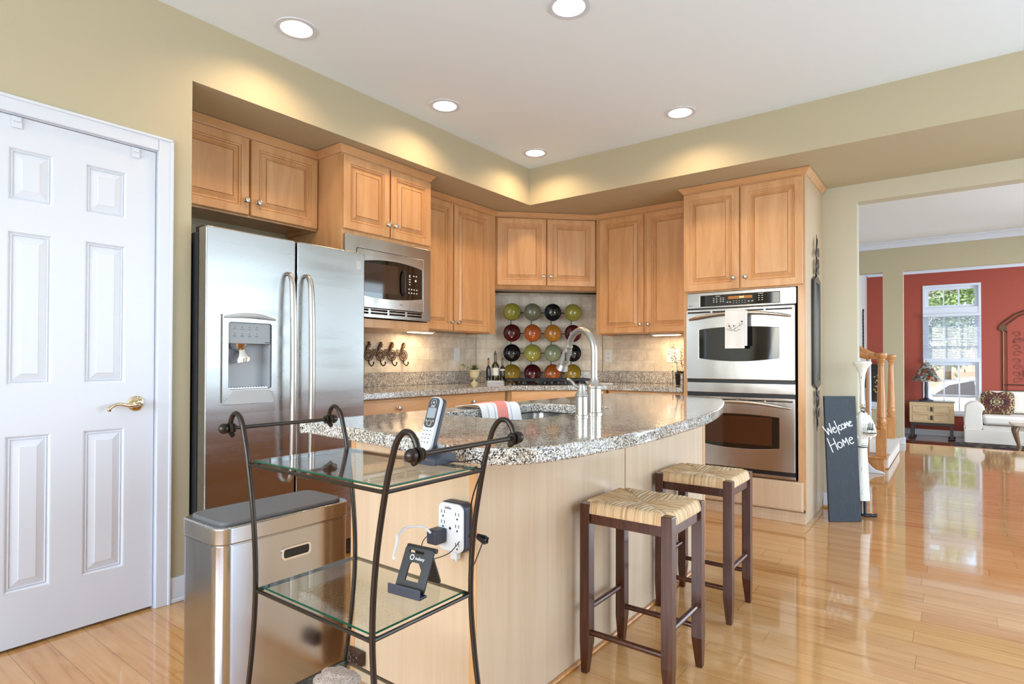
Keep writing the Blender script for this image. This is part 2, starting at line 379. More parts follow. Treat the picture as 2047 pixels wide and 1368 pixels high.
# six-panel door
b = B(); b.box(-.10, -.0005, -3.8865, -3.8185, 0, 2.084); b.box(-.10, -.0005, -4.68, -3.8865, 2.059, 2.084); b.box(-.062, -.045, -3.90, -3.8865, 0, 2.058); o = struct('trim_11', b, WHITE)
b = B(); Y0, Y1 = -4.665, -3.8895; zt = 2.056; x1 = -.004; x0 = -.042
cols = [(-4.52,-4.262), (-4.157,-4.003)]
cols = [(-4.557,-4.262), (-4.157,-4.003)]
cols = [(-4.407,-4.262), (-4.157,-4.003)]
Y0 = -4.53
rows = [(.22,.824), (1.016,1.614), (1.729,1.937)]
dr = thing('door_1', 'white six-panel interior door with lever handle left of the refrigerator', 'door', (0, 0, 0)); dr['kind'] = 'structure'
def yb(b, ya, yb_, za, zb): b.box(x0, x1, ya, yb_, za, zb)
ysp = [Y0] + [v for c in cols for v in c] + [Y1]
for i in range(0, 6, 2): yb(b, ysp[i], ysp[i+1], .012, zt)
zsp = [.012] + [v for r in rows for v in r] + [zt]
for c in cols:
    for i in range(0, 8, 2): yb(b, c[0], c[1], zsp[i], zsp[i+1])
    for r in rows:
        t = B(); w = c[1]-c[0]
        t.rings(0, w, r[0], r[1], [(0,.03), (0,0), (.004,.001), (.011,.0085), (.016,.0045), (.018,.010), (.044,.003), (.046,.0015)])
        me = bpy.data.meshes.new('t'); t.b.to_mesh(me); n0 = len(b.b.verts); b.b.from_mesh(me); b.b.verts.ensure_lookup_table()
        for v in b.b.verts[n0:]: v.co = Vector((x1-v.co.y, c[0]+v.co.x, v.co.z))
obj('door_leaf', b, WHITE, dr, 20)
h = B(); h.lathe([(.0,-.001), (.033,-.001), (.033,.006), (.026,.011), (.014,.014), (.012,.045), (0,.046)], axis='X'); 
hl = obj('door_handle', h, BRASS, dr, loc=(-.004, -3.963, .925))
h = B(); h.tube([(.04,0,0), (.052,-.018,-.004), (.054,-.05,-.004), (.052,-.08,.004), (.05,-.103,-.004), (.05,-.117,-.016), (.05,-.112,-.024)], [.011,.010,.0075,.007,.007,.0085,.006], 12, 6); obj('lever', h, BRASS, hl)
for yy, zz in ((-4.381, 2.045), (-3.972, 2.045)):
    c = B(); c.box(-.003, .003, yy-.016, yy+.016, zz-.035, zz+.01, .002); c.box(.003, .009, yy-.012, yy+.012, zz-.012, zz+.004, .002); obj('clip', c, WHITE, dr)
c = B(); c.box(-.004, .0, -3.8885, -3.8868, .89, .945); obj('strike_plate', c, CHROME, dr)

# ------------------------------------------------------------------ recessed lamps
lab = ['recessed ceiling light nearest the white door, at the left end of the ceiling', 'recessed ceiling light cut by the top edge above the island',
       'recessed ceiling light in the middle of the row beside the soffit over the refrigerator side', 'recessed ceiling light nearest the tall oven cabinet',
       'recessed ceiling light deepest in the kitchen, tucked at the corner of the soffit']
for i, (x, y) in enumerate(CANS):
    if i == 0:
        t0 = thing('recessed_light', lab[0], 'ceiling light', (x, y, HC), 0, 'recessed ceiling lights')
        b = B(); b.lathe([(.076,.004), (.076,-.004), (.098,-.004), (.100,0), (.076,.004)], cap=False, n=48); obj('trim_ring', b, WHITE, t0)
        b = B(); b.lathe([(.0765,-.002), (.062,.085), (.0,.088)], cap=False, n=40); b.lathe([(.0785,-.002), (.078,.095), (0,.095)], cap=False, n=40); obj('baffle', b, WHITE, t0)
        b = B(); b.lathe([(.0,.045), (.026,.047), (.040,.053), (.044,.062), (.038,.074), (.02,.083), (0,.0835)], n=28); obj('bulb', b, BULB, t0)
    else:
        t = copytree(t0); t.location = (x, y, HC); t['label'] = lab[i]
    light('recessed_lamp_light', 'SPOT', (x, y, HC-.012), 16, (1, .70, .40), (0,0,0), spot_size=math.radians(150), spot_blend=.8, shadow_soft_size=.045)

# ------------------------------------------------------------------ cabinets
KP = None
def knob(parent, x, y, z):
    global KP
    if KP is None:
        b = B(); b.lathe([(.0,0), (.009,0), (.0095,.003), (.006,.006), (.005,.014), (.008,.018), (.0145,.021), (.0165,.026), (.0135,.031), (.006,.0335), (0,.034)], axis='-Y', n=20)
        KP = obj('knob', b, NICKEL, parent); KP.location = (x, y, z); return KP
    k = KP.copy(); COL.objects.link(k); k.parent = parent; k.location = (x, y, z); return k
T = .02
def door(parent, x0, x1, z0, z1, kn=None, name='door', m=None, fr=.057):
    """raised panel door, front plane y=-T.. local origin at lower left corner"""
    w = x1-x0; hh = z1-z0; b = B()
    b.rings(0, w, 0, hh, [(0,0), (0,-T+.004), (.004,-T), (fr-.010,-T), (fr-.008,-T+.006), (fr-.005,-T+.0065), (fr-.003,-T+.003), (fr+.001,-T+.004), (fr+.004,-T+.015), (fr+.009,-T+.0155), (fr+.033,-T+.004), (fr+.0345,-T+.010), (fr+.0375,-T+.010), (fr+.039,-T+.003)])
    o = obj(name, b, m or MAPLE, parent, 20, (x0, -.002, z0))
    if kn: knob(o, kn[0]-x0, -T, kn[1]-z0)
    return o
def drawer(parent, x0, x1, z0, z1, kn=None, flat=True):
    w = x1-x0; hh = z1-z0; b = B()
    b.rings(0, w, 0, hh, [(0,0), (0,-T+.006), (.004,-T+.003), (.012,-T+.003), (.016,-T), (.02,-T)])
    o = obj('drawer', b, MAPLEX, parent, 20, (x0, -.002, z0))
    if kn: knob(o, kn[0]-x0, -T, kn[1]-z0)
    return o
def crown(parent, x0, x1, z, depth, left=None, right=None, h=.04, out=.035):
    """crown strip along front y=0 (and returns of given depth) ; mitred profile"""
    prof = [(0,0), (-.006,0), (-.010,.010), (-.022,.024), (-.030,.034), (-out,.036), (-out,h), (0,h)]
    t = bmesh.new(); rs = []
    path = []
    if left: path.append(((x0, left), (-1, 0)))
    path.append(((x0, 0), (-1 if left else 0, -1)))
    path.append(((x1, 0), (1 if right else 0, -1)))
    if right: path.append(((x1, right), (1, 0)))
    for (px, py), (nx, ny) in path:
        rs.append([t.verts.new((px-nx*d if nx else px, py-ny*d if ny else py, z+zz)) for d, zz in prof])
    n = len(prof)
    for a, c in zip(rs, rs[1:]):
        for i in range(n): t.faces.new((a[i], a[(i+1) % n], c[(i+1) % n], c[i]))
    t.faces.new(rs[0]); t.faces.new(rs[-1][::-1])
    bb = B(); bb.b = t; return obj('crown', bb, MAPLEX, parent, 30)
def carcass(parent, x0, x1, dep, z0, z1, m=None, bot=True):
    b = B(); b.box(x0, x1, 0, dep, z0+ (.018 if bot else 0), z1)
    if bot: b.box(x0, x0+.018, 0, dep, z0, z0+.018); b.box(x1-.018, x1, 0, dep, z0, z0+.018); b.box(x0+.018, x1-.018, 0, .02, z0, z0+.018)
    return obj('body', b, m or MAPLE, parent, 0)
# left run : local x = world y, facing +x
def cabL(name, label, cat, xf): return thing(name, label, cat, (xf, 0, 0), PI/2)
c = cabL('wall_cabinet', 'short maple wall cabinet above the refrigerator', 'cabinet', -.372)
carcass(c, -3.728, -2.805, .324, 1.94, 2.40); crown(c, -3.728, -2.805, 2.40, .3)
door(c, -3.722, -3.262, 1.95, 2.392, (-3.285, 2.03)); door(c, -3.250, -2.81, 1.95, 2.392, (-3.212, 2.03))
c = cabL('microwave_cabinet', 'deep maple cabinet holding the built-in microwave, two doors above it', 'cabinet', -.122)
b = B(); b.box(-2.80, -2.048, 0, .574, 1.905, 2.40); b.box(-2.80, -2.78, 0, .574, 1.33, 1.905); b.box(-2.068, -2.048, 0, .574, 1.33, 1.905); b.box(-2.78, -2.068, 0, .574, 1.33, 1.385); obj('body', b, MAPLE, c, 0)
crown(c, -2.80, -2.048, 2.40, .3, left=.25, right=.20)
door(c, -2.795, -2.432, 1.93, 2.385, (-2.455, 2.01)); door(c, -2.420, -2.053, 1.93, 2.385, (-2.395, 2.01))
c = cabL('wall_cabinet', 'tall narrow two-door maple wall cabinet between the microwave and the bowls', 'cabinet', -.372)
carcass(c, -2.044, -.985, .324, 1.355, 2.40); crown(c, -2.044, -.985+.012, 2.40, .3)
door(c, -2.02, -1.55, 1.362, 2.388, (-1.575, 1.428)); door(c, -1.535, -1.08, 1.362, 2.388, (-1.50, 1.428)); 
# diagonal
cd = thing('wall_cabinet', 'short two-door maple cabinet set diagonally in the corner above the bowls', 'cabinet', (-.372,-.980,0), PI/4)
Ld = .65/R2
b = B(); b.prism([(.002,.0), (Ld-.002,0), (Ld+.07,.07), (Ld+.07,.155), (-.07,.155), (-.07,.07)], 1.755, 2.40); obj('body', b, MAPLE, cd, 0)
crown(cd, -.012, Ld+.012, 2.40, .3)
door(cd, .012, Ld/2-.004, 1.79, 2.388, (Ld/2-.035, 1.873)); door(cd, Ld/2+.004, Ld-.012, 1.79, 2.388, (Ld/2+.035, 1.873))
c = thing('wall_cabinet', 'tall two-door maple wall cabinet between the bowls and the oven cabinet', 'cabinet', (0,-.332,0))
carcass(c, .285, 1.213, .328, 1.355, 2.40); crown(c, .285-.012, 1.213, 2.40, .3)
door(c, .325, .752, 1.362, 2.388, (.727, 1.433)); door(c, .778, 1.205, 1.362, 2.388, (.80, 1.433))
# oven cabinet
c = thing('oven_cabinet', 'full-height maple cabinet housing the double wall oven', 'cabinet', (0,-.642,0))
b = B(); X0, X1 = 1.218, 2.07
b.box(X0, X0+.03, 0, .64, .10, 2.40); b.box(X1-.045, X1-.001, 0, .64, .10, 2.40); b.box(X0+.03, X1-.045, 0, .64, 1.635, 2.40); b.box(X0+.03, X1-.045, 0, .64, .10, .29)
b.box(X0+.01, X1-.01, .03, .64, 0.0, .10); obj('body', b, MAPLE, c, 0)
b = B(); b.box(X0, X1+.0, -.0, .64, .0, .055, .004); b.box(X0, X1, .0, .012, .055, .08); obj('toe_kick', b, PANEL, c)
b = B(); b.box(X1, X1+.004, 0, .64, .056, 2.40); obj('side_panel', b, PANEL, c)
b = B(); b.box(X0, X1+.006, -.01, .64, .0, .018, .005); 
crown(c, X0, X1+.004, 2.40, .3, left=.265, right=.62)
door(c, 1.225, 1.638, 1.645, 2.388, (1.60, 1.725), fr=.06); door(c, 1.65, 2.062, 1.645, 2.388, (1.685, 1.725), fr=.06)
b = B(); b.rings(0, .82, 0, .2, [(0,0), (0,-T+.006), (.004,-T+.003), (.012,-T)]); obj('drawer', b, PANEL, c, 20, (1.238,-.002,.088))
# base cabinets left run
c = cabL('base_cabinet', 'maple base cabinet with two drawers under the counter left of the cooktop', 'cabinet', -.052)
b = B(); b.box(-2.79, -1.255, .0, .64, .10, .872); b.box(-2.79, -1.255, .06, .64, 0, .10); obj('body', b, MAPLE, c, 0)
drawer(c, -2.775, -2.062, .735, .866, (-2.42, .805)); drawer(c, -2.04, -1.27, .735, .866, (-1.68, .807))
for x0_, x1_ in ((-2.775,-2.43), (-2.41,-2.062), (-2.04,-1.665), (-1.645,-1.27)): door(c, x0_, x1_, .12, .715, None)
c = thing('base_cabinet', 'maple base cabinet set diagonally under the cooktop', 'cabinet', (-.03+.0,-1.22,0), PI/4)
Lb = .57/R2
b = B(); b.prism([(.0,.0), (Lb,0), (Lb+.22,.22), (Lb+.22,.35), (-.22,.35), (-.22,.22)], .10, .872)
b.prism([(.05,.06), (Lb-.05,.06), (Lb+.12,.22), (-.12,.22)], 0, .10); obj('body', b, MAPLE, c, 0)
drawer(c, .015, Lb-.015, .735, .866, None); door(c, .015, Lb/2-.004, .12, .715, None); door(c, Lb/2+.004, Lb-.015, .12, .715, None)
c = thing('base_cabinet', 'maple base cabinet under the counter beside the oven cabinet', 'cabinet', (0,-.622,0))
b = B(); b.box(.56, 1.214, 0, .61, .10, .872); b.box(.6, 1.214, .06, .61, 0, .10); obj('body', b, MAPLE, c, 0)
drawer(c, .585, 1.2, .735, .866, (.89,.8)); door(c, .585, .885, .12, .715, None); door(c, .9, 1.2, .12, .715, None)
# perimeter counter
ct = thing('countertop', 'speckled granite counter wrapping the corner behind the island', 'countertop', (0,0,.874))
b = B(); b.prism([(-.695,-2.80), (.0,-2.80), (.0,-1.235), (.575,-.66), (1.213,-.66), (1.213,-.004), (.165,-.004), (-.695,-.864)], 0, .04, bev=.006); obj('slab', b, GRANITE, ct, 30)
b = B(); b.box(-.695, -.675, -2.80, -.87, .041, .145, .002); b.box(.172, 1.213, -.024, -.004, .041, .145, .002)
b.box(0, .87/R2, -.022, -.002, .041, .145, .002).xf(Matrix.Translation((-.70,-.87,0)) @ DG); obj('upstand', b, GRANITE, ct, 30)
b = B(); b.box(1.196, 1.213, -.655, -.03, .041, .145, .002); obj('side_upstand', b, GRANITE, ct, 30)
# tile panels
def tilep(loc, rz, x0, x1, z0, z1, m, n):
    b = B(); b.box(x0, x1, -.008, -.0008, z0, z1); o = struct('trim_%d' % n, b, m); o.location = loc; o.rotation_euler = (0,0,rz); return o
tilep((-.70,-.87,1.022), PI/2, -1.93, -.006, 0, .335, TILE6, 3)
tilep((.17,0,1.022), 0, .006, 1.045, 0, .335, TILE6, 4)
tilep((-.70,-.87,1.022), PI/4, .008, .87/R2-.008, 0, .735, TILE4, 5)

# under-cabinet lamps
for k, (loc, rz, lb) in enumerate((((-.53,-1.74,1.334), PI/2, 'slim under-cabinet light glowing left of the bottles'), ((.90,-.20,1.334), 0, 'slim under-cabinet light glowing beside the oven cabinet'))):
    t = thing('under_cabinet_light', lb, 'light fixture', loc, rz)
    b = B(); b.box(-.13, .13, -.04, .04, .008, .0205, .003); obj('housing', b, PLASTIC, t)
    b = B(); b.box(-.115, .115, -.03, .03, .003, .008, .002); obj('lens', b, STRIP, t)
    light('under_cabinet_glow', 'AREA', (loc[0], loc[1], loc[2]), 2.0, (1, .70, .40), (0,0,rz), shape='RECTANGLE', size=.2, size_y=.06)
# outlets
def plate(label, cat, loc, rz, w, kind):
    t = thing('switch_plate' if kind == 'sw' else 'outlet_plate', label, cat, loc, rz)
    b = B(); b.box(-w/2, w/2, -.006, 0, -.06, .06, .003); obj('plate', b, PLASTIC, t)
    if kind == 'sw':
        b = B(); b.box(-.017, .017, -.009, -.006, -.034, .034, .002); obj('rocker', b, PLASTIC, t)
    else:
        for cx in ([0] if w < .1 else [-.023, .023]):
            for cz in (-.02, .02):
                b = B(); b.cyl((cx,-.006,cz), (cx,-.0085,cz), .015, n=20)
                r = obj('receptacle', b, PLASTIC, t); b = B()
                b.box(cx-.008, cx-.0055, -.0092, -.0085, cz-.002, cz+.007); b.box(cx+.0055, cx+.008, -.0092, -.0085, cz-.002, cz+.007); b.cyl((cx,-.0085,cz-.008), (cx,-.0092,cz-.008), .0028, n=10)
                obj('slots', b, BLACKP, r)
plate('white rocker switch plate on the tile left of the bottles', 'switch', (-.691,-1.14,1.168), PI/2, .078, 'sw')
plate('white single outlet on the tile right of the faucet', 'outlet', (.238,-.0085,1.165), 0, .078, 'o')
plate('white double outlet on the tile beside the oven cabinet', 'outlet', (.885,-.0085,1.165), 0, .122, 'o')

# ------------------------------------------------------------------ refrigerator (local x = world y, front faces -y local = +x world)
fr = thing('refrigerator', 'stainless side-by-side refrigerator with ice and water dispenser', 'refrigerator', (.120,0,0), PI/2)
b = B(); b.box(-3.722, -2.812, .085, .79, .02, 1.725, .004); b.box(-3.70, -2.83, .03, .085, .02, .09); obj('body', b, mat('dark_grey_case', srgb(44,45,47), .45), fr)
for a_, c_ in ((-3.716,-3.62), (-2.92,-2.818)): b = B(); b.box(a_, c_, .05, .12, 1.728, 1.752, .004); obj('hinge_cover', b, BLACKP, fr)
D0, D1, DZ0, DZ1 = -3.620, -3.400, .975, 1.300
b = B(); b.prism(rrect(-3.722,-3.262,.10,1.745,.01,3), 0, .075, [rrect(D0,D1,DZ0,DZ1,.008,3)], bev=.007, M=Matrix.Translation((0,.075,0)) @ XZ)
fl = obj('freezer_door', b, STEEL, fr, 40)
b = B(); b.prism(rrect(-3.252,-2.812,.10,1.745,.01,3), 0, .075, bev=.007, M=Matrix.Translation((0,.075,0)) @ XZ); fd = obj('fridge_door', b, STEEL, fr, 40)
for par, xx in ((fl, -3.312), (fd, -3.205)):
    b = B(); b.tube([(xx,.004,1.565), (xx,-.03,1.555), (xx,-.052,1.50), (xx,-.062,1.35), (xx,-.066,1.05), (xx,-.062,.72), (xx,-.052,.56), (xx,-.03,.50), (xx,.004,.49)], [.012,.013,.015,.0165,.017,.0165,.015,.013,.012], 14, 5, sc=(1,.8)); obj('handle', b, NICKEL, par)
b = B(); b.box(-2.872, -2.842, -.002, .0, 1.645, 1.695, .0008); obj('badge', b, NICKEL, fd)
GREYD = mat('dispenser_grey', srgb(168,172,176), .3)
# dispenser bezel, panel, recess, spout
b = B()
b.prism([(-3.648,1.335), (-3.60,1.341), (-3.51,1.344), (-3.42,1.341), (-3.372,1.335), (-3.372,.915), (-3.45,.908), (-3.57,.908), (-3.648,.915)], 0, .010, [rrect(D0,D1,DZ0,DZ1,.012,4)], M=Matrix.Translation((0,.0,0)) @ XZ)
o = obj('dispenser_bezel', b, STEEL, fl, 30)
b = B(); b.tube([(-3.640,-.008,1.322), (-3.57,-.022,1.331), (-3.51,-.026,1.334), (-3.45,-.022,1.331), (-3.38,-.008,1.322)], [.007,.013,.014,.013,.007], 10, 5, sc=(1,.7)); obj('canopy', b, GREYD, fl)
b = B(); b.prism([(-3.648,.0), (-3.612,-.042), (-3.408,-.042), (-3.372,.0)], .908, .968); 
for v in b.b.verts:
    if v.co.z > .95: v.co.y = v.co.y*.15-.003; v.co.z = .972; v.co.x = -3.51+(v.co.x+3.51)*.86
obj('drip_ledge', b, GREYD, fl, 40)
b = B(); b.box(D0+.001, D1-.001, .0, .012, 1.197, 1.299, .003); pn = obj('control_panel', b, GREYP, fl)
b = B()
for r_, zz in ((0,1.277),(1,1.245)):
    for k in range(4):
        cx = -3.585+k*.037
        b.cyl((cx,0,zz),(cx,-.0006,zz),.0022,n=10); b.box(cx-.009,cx+.009,-.0006,0,zz-.011,zz-.0095)
        if r_: b.box(cx-.008,cx+.008,-.0006,0,zz-.0155,zz-.0142)
obj('button_marks', b, BLACKP, pn)
b = B(); b.box(-3.432,-3.406,-.0006,0,1.203,1.2065); obj('nameplate', b, BLACKP, pn)
b = B()
for (x0_,x1_,y0_,y1_,z0_,z1_) in ((D0-.004,D1+.004,.072,.080,DZ0-.004,1.21),(D0+.0006,D0+.004,.002,.072,DZ0+.001,1.196),(D1-.004,D1-.0006,.002,.072,DZ0+.001,1.196),(D0-.004,D1+.004,.002,.08,DZ0-.006,DZ0)): b.box(x0_,x1_,y0_,y1_,z0_,z1_)
obj('dispenser_recess', b, mat('recess_grey', srgb(176,180,186), .35), fl, 0)
b = B(); b.cyl((-3.545,.04,1.197),(-3.545,.04,1.172),.042,.03); b.tube([(-3.545,.035,1.172),(-3.545,.03,1.155),(-3.545,.024,1.125),(-3.545,.02,1.104)],[.022,.028,.046,.040],20,4,sc=(.35,1)); obj('spout_paddle', b, CHROME, fl)
b = B(); b.box(D0+.008,D1-.008,.004,.068,DZ0+.0005,DZ0+.008,.002)
for k in range(14): b.box(D0+.014+k*.014,D0+.02+k*.014,.008,.064,DZ0+.008,DZ0+.010)
obj('drip_tray', b, CHROME, fl)

# ------------------------------------------------------------------ microwave
mw = thing('microwave', 'built-in stainless microwave with dark curved window and trim kit', 'microwave', (-.110,0,0), PI/2)
MX0, MX1 = -2.788, -2.056
IY0, IY1, IZ0, IZ1 = -2.702, -2.128, 1.452, 1.826
b = B(); b.box(-2.775,-2.073,.02,.5,1.395,1.895); obj('body', b, BLACKP, mw)
b = B(); sl = []
for r_ in (1.421, 1.440):
    for k in range(4): sl.append(rrect(-2.745+k*.156, -2.745+k*.156+.138, r_-.0045, r_+.0045, .004, 2))
b.prism(rrect(MX0,MX1,1.392,1.902,.012,3), 0, .018, [rrect(IY0,IY1,IZ0,IZ1,.008,3)]+sl, bev=.0025, M=Matrix.Translation((0,.006,0)) @ XZ); obj('trim_kit', b, STEELV, mw, 40)
dn = [(-2.285+0, 1.53)]
def arcband(x0,x1,zt0,zt1,zm,zb0,zb1,zbm,n=14):
    p = []
    for i in range(n+1):
        t = i/n; x = x0+(x1-x0)*t; p.append((x, zt0*(1-t)+zt1*t+(zm)*4*t*(1-t)))
    for i in range(n+1):
        t = 1-i/n; x = x0+(x1-x0)*t; p.append((x, zb0*(1-t)+zb1*t-(zbm)*4*t*(1-t)))
    return p
band = arcband(-2.696,-2.140,1.738,1.748,.03,1.535,1.545,.02)
b = B(); b.prism(rrect(IY0+.003,IY1-.003,IZ0+.003,IZ1-.003,.006,3), 0, .02, [band], bev=.002, M=Matrix.Translation((0,.004,0)) @ XZ); dd = obj('door', b, STEELV, mw, 40)
b = B(); b.prism(band, 0, .004, M=Matrix.Translation((0,-.006,0)) @ XZ); wn = obj('window', b, BLACKG, dd, 0)
b = B(); b.prism(rrect(-2.64,-2.36,1.555,1.745,.01,3), 0, .0006, M=Matrix.Translation((0,-.0102,0)) @ XZ); obj('window_mesh', b, mat('smoky_brown_glass', srgb(66,50,42), .05), dd, 0)
b = B(); b.tube([(-2.318,-.012,1.725),(-2.318,-.030,1.70),(-2.318,-.034,1.64),(-2.318,-.030,1.58),(-2.318,-.012,1.555)], .006, 10, 5); obj('handle', b, BLACKP, dd)
cp = thing('x', 'x y z w', 'x'); bpy.data.objects.remove(cp)
b = B()
for r_, z in enumerate((1.70,1.69,1.672,1.655,1.638)):
    if r_ < 5: b.box(-2.262,-2.248,-.0108,-.0102,z-.003,z+.003)
for r_, z in enumerate((1.605,1.580)):
    for k in range(4): b.box(-2.266+k*.024,-2.256+k*.024,-.0108,-.0102,z-.004,z+.004)
for k in range(2): b.box(-2.222+k*.024,-2.212+k*.024,-.0108,-.0102,1.695,1.703)
b.cyl((-2.20,-.0102,1.668),(-2.20,-.0108,1.668),.008,n=14); obj('button_marks', b, LEDW, wn)
b = B(); b.prism(rrect(-2.262,-2.146,IZ0+.012,1.515,.004,3), 0, .003, M=Matrix.Translation((0,-.016,0)) @ XZ); obj('open_button', b, STEELV, dd)
b = B(); b.box(-2.35,-2.325,-.0168,-.016,1.488,1.492); obj('nameplate', b, BLACKP, dd)

# ------------------------------------------------------------------ double wall oven
ov = thing('double_wall_oven', 'stainless double wall oven built into the tall cabinet', 'oven', (0,-.664,0))
OX0, OX1 = 1.252, 2.018
b = B(); b.box(OX0, OX1-.006, .024, .55, .30, 1.622); obj('body', b, BLACKP, ov)
b = B(); b.prism(rrect(OX0,OX1,1.513,1.63,.008,3), 0, .022, [rrect(1.354,1.914,1.527,1.606,.003,2)], bev=.003, M=Matrix.Translation((0,.022,0)) @ XZ); pnl = obj('control_panel', b, STEELV, ov, 40)
b = B(); b.box(1.356,1.912,.0035,.012,1.529,1.604); dsp = obj('display_glass', b, BLACKG, pnl)
b = B(); b.box(1.56,1.73,.003,.0034,1.572,1.592); obj('amber_readout', b, AMBER, dsp, 0)
text('10:47', .016, emit('lit_digits', srgb(255,244,200), 1.5), dsp, (1.655,.0026,1.5825), (PI/2,0,0), 'digits')
b = B()
def mk(x, z, w=.008, h=.004): b.box(x-w/2, x+w/2, .0028, .0034, z-h/2, z+h/2)
for x in (1.455,1.477,1.505,1.525):
    for z in (1.583,1.570,1.556): mk(x, z, .010)
for k in range(5):
    for z in (1.556,1.542): mk(1.60+k*.02, z, .004)
for x in (1.775,1.797):
    for z in (1.585,1.569,1.554): mk(x, z, .010)
for x in (1.555,1.575,1.705,1.73): mk(x, 1.55, .012, .005)
mk(1.485,1.598,.035,.003); mk(1.786,1.600,.035,.003); obj('button_marks', b, LEDW, dsp, 0)
b = B(); b.cyl((1.272,0,1.535),(1.272,-.0006,1.535),.004,n=12); b.box(1.278,1.298,-.0006,0,1.5335,1.5365); obj('maker_mark', b, NAVYP, pnl)
def ovendoor(z0, z1, wx0, wx1, wz0, wz1, hz, hc, vent=True):
    hole = arcband(wx0, wx1, wz1, wz1, .014, wz0, wz0, .022)
    slots = [rrect(OX0+.012+k*.187, OX0+.012+k*.187+.172, z1-.026, z1-.018, .003, 2) for k in range(4)]
    b = B(); b.prism(rrect(OX0,OX1-.004,z0,z1,.006,3), 0, .034, [hole]+slots, bev=.003, M=Matrix.Translation((0,.014,0)) @ XZ); d = obj('oven_door', b, STEELV, ov, 40)
    b = B(); b.prism(hole, 0, .004, M=Matrix.Translation((0,-.014,0)) @ XZ); g = obj('window', b, BLACKG, d, 0)
    b = B(); b.box(OX0+.01,OX1-.01,.0005,.006,z1-.03,z1-.012); obj('vent_shadow', b, BLACKP, d, 0)
    b = B(); cx = (OX0+OX1)/2; n = 16
    b.tube([(cx+(i/n-.5)*2*.355, -.022-.048*(1-(2*i/n-1)**2)**.6, hz+hc*(1-(2*i/n-1)**2)) for i in range(n+1)], [.008]+[.0115]*(n-1)+[.008], 12); obj('handle', b, NICKEL, d)
    return d, g
ud, ug = ovendoor(.984, 1.503, 1.352, 1.912, 1.140, 1.352, 1.428, .036)
ldr, lg = ovendoor(.352, .858, 1.352, 1.912, .512, .724, .792, .036)
b = B(); b.prism(rrect(1.40,1.864,.525,.722,.004,2), 0, .0006, M=Matrix.Translation((0,-.018,0)) @ XZ); obj('window_mesh', b, mat('brown_oven_glass', srgb(70,40,22), .06), ldr, 0)
b = B(); b.box(OX0,OX1-.004,-.004,.022,.886,.958,.003); obj('centre_panel', b, STEELV, ov)
for q_ in ((.006,.862,.884),(.006,.960,.982),(.002,1.504,1.512),(.004,.322,.350)): b = B(); b.box(OX0+.004,OX1-.008,q_[0],.023,q_[1],q_[2]); obj('gap_strip', b, BLACKP, ov)
b = B(); b.box(OX0,OX1-.004,-.006,.022,.300,.322,.002); obj('bottom_trim', b, STEELV, ov)
# towel over upper handle
TOW = mat('white_cotton', srgb(232,232,232), .85, **{'Sheen Weight': .3})
tw = thing('dish_towel', 'white dish towel with embroidered olive sprig hanging on the upper oven handle', 'towel', (1.640,-.742,0))
def cloth(x0, x1, path, thick, wav=.002, nx=12, ph=0):
    """path of (y,z); sheet across x"""
    t = bmesh.new(); g = []
    for i in range(nx+1):
        u = i/nx; row = []
        for j, (y, z) in enumerate(path):
            row.append(t.verts.new((x0+(x1-x0)*u, y+wav*math.sin(u*9+ph+j*.3)*min(1, j/4), z+.0)))
        g.append(row)
    for a, c in zip(g, g[1:]):
        for j in range(len(path)-1): t.faces.new((a[j], c[j], c[j+1], a[j+1]))
    bmesh.ops.recalc_face_normals(t, faces=t.faces); bmesh.ops.solidify(t, geom=t.faces[:], thickness=thick)
    bb = B(); bb.b = t; return bb
pth = [(.030,1.235),(.030,1.35),(.028,1.44),(.024,1.470),(.012,1.482),(-.002,1.482),(-.010,1.470),(-.0105,1.44),(-.011,1.38),(-.012,1.30),(-.013,1.208)]
b = cloth(-.075, .062, [(y, z) for y, z in pth], .004); obj('front_fold', b, TOW, tw, 60)
b = cloth(.02, .078, [(-.004,1.476),(-.005,1.44),(-.006,1.35),(-.007,1.226)], .003); obj('back_fold', b, TOW, tw, 60)
OL = mat('olive_thread', srgb(70,64,40), .7)
b = B(); yy = -.0185
for p in ([(-.062,1.35),(-.03,1.335),(.0,1.352),(.03,1.368),(.052,1.385)], [(-.045,1.345),(-.035,1.358),(-.052,1.385)], [(0,1.35),(-.008,1.33),(.02,1.338),(.035,1.342)], [(.03,1.368),(.028,1.39)], [(-.03,1.335),(-.028,1.36)]):
    b.tube([(x, yy, z) for x, z in p], .0011, 6, 4)
obj('sprig', b, OL, tw)
b = B()
for x, z in ((-.042,1.368),(-.01,1.368),(.045,1.398)): b.sph((x, yy, z), .006, 10, (1.1,.25,.8))
obj('olives', b, mat('dark_olive_thread', srgb(36,34,48), .7), tw)

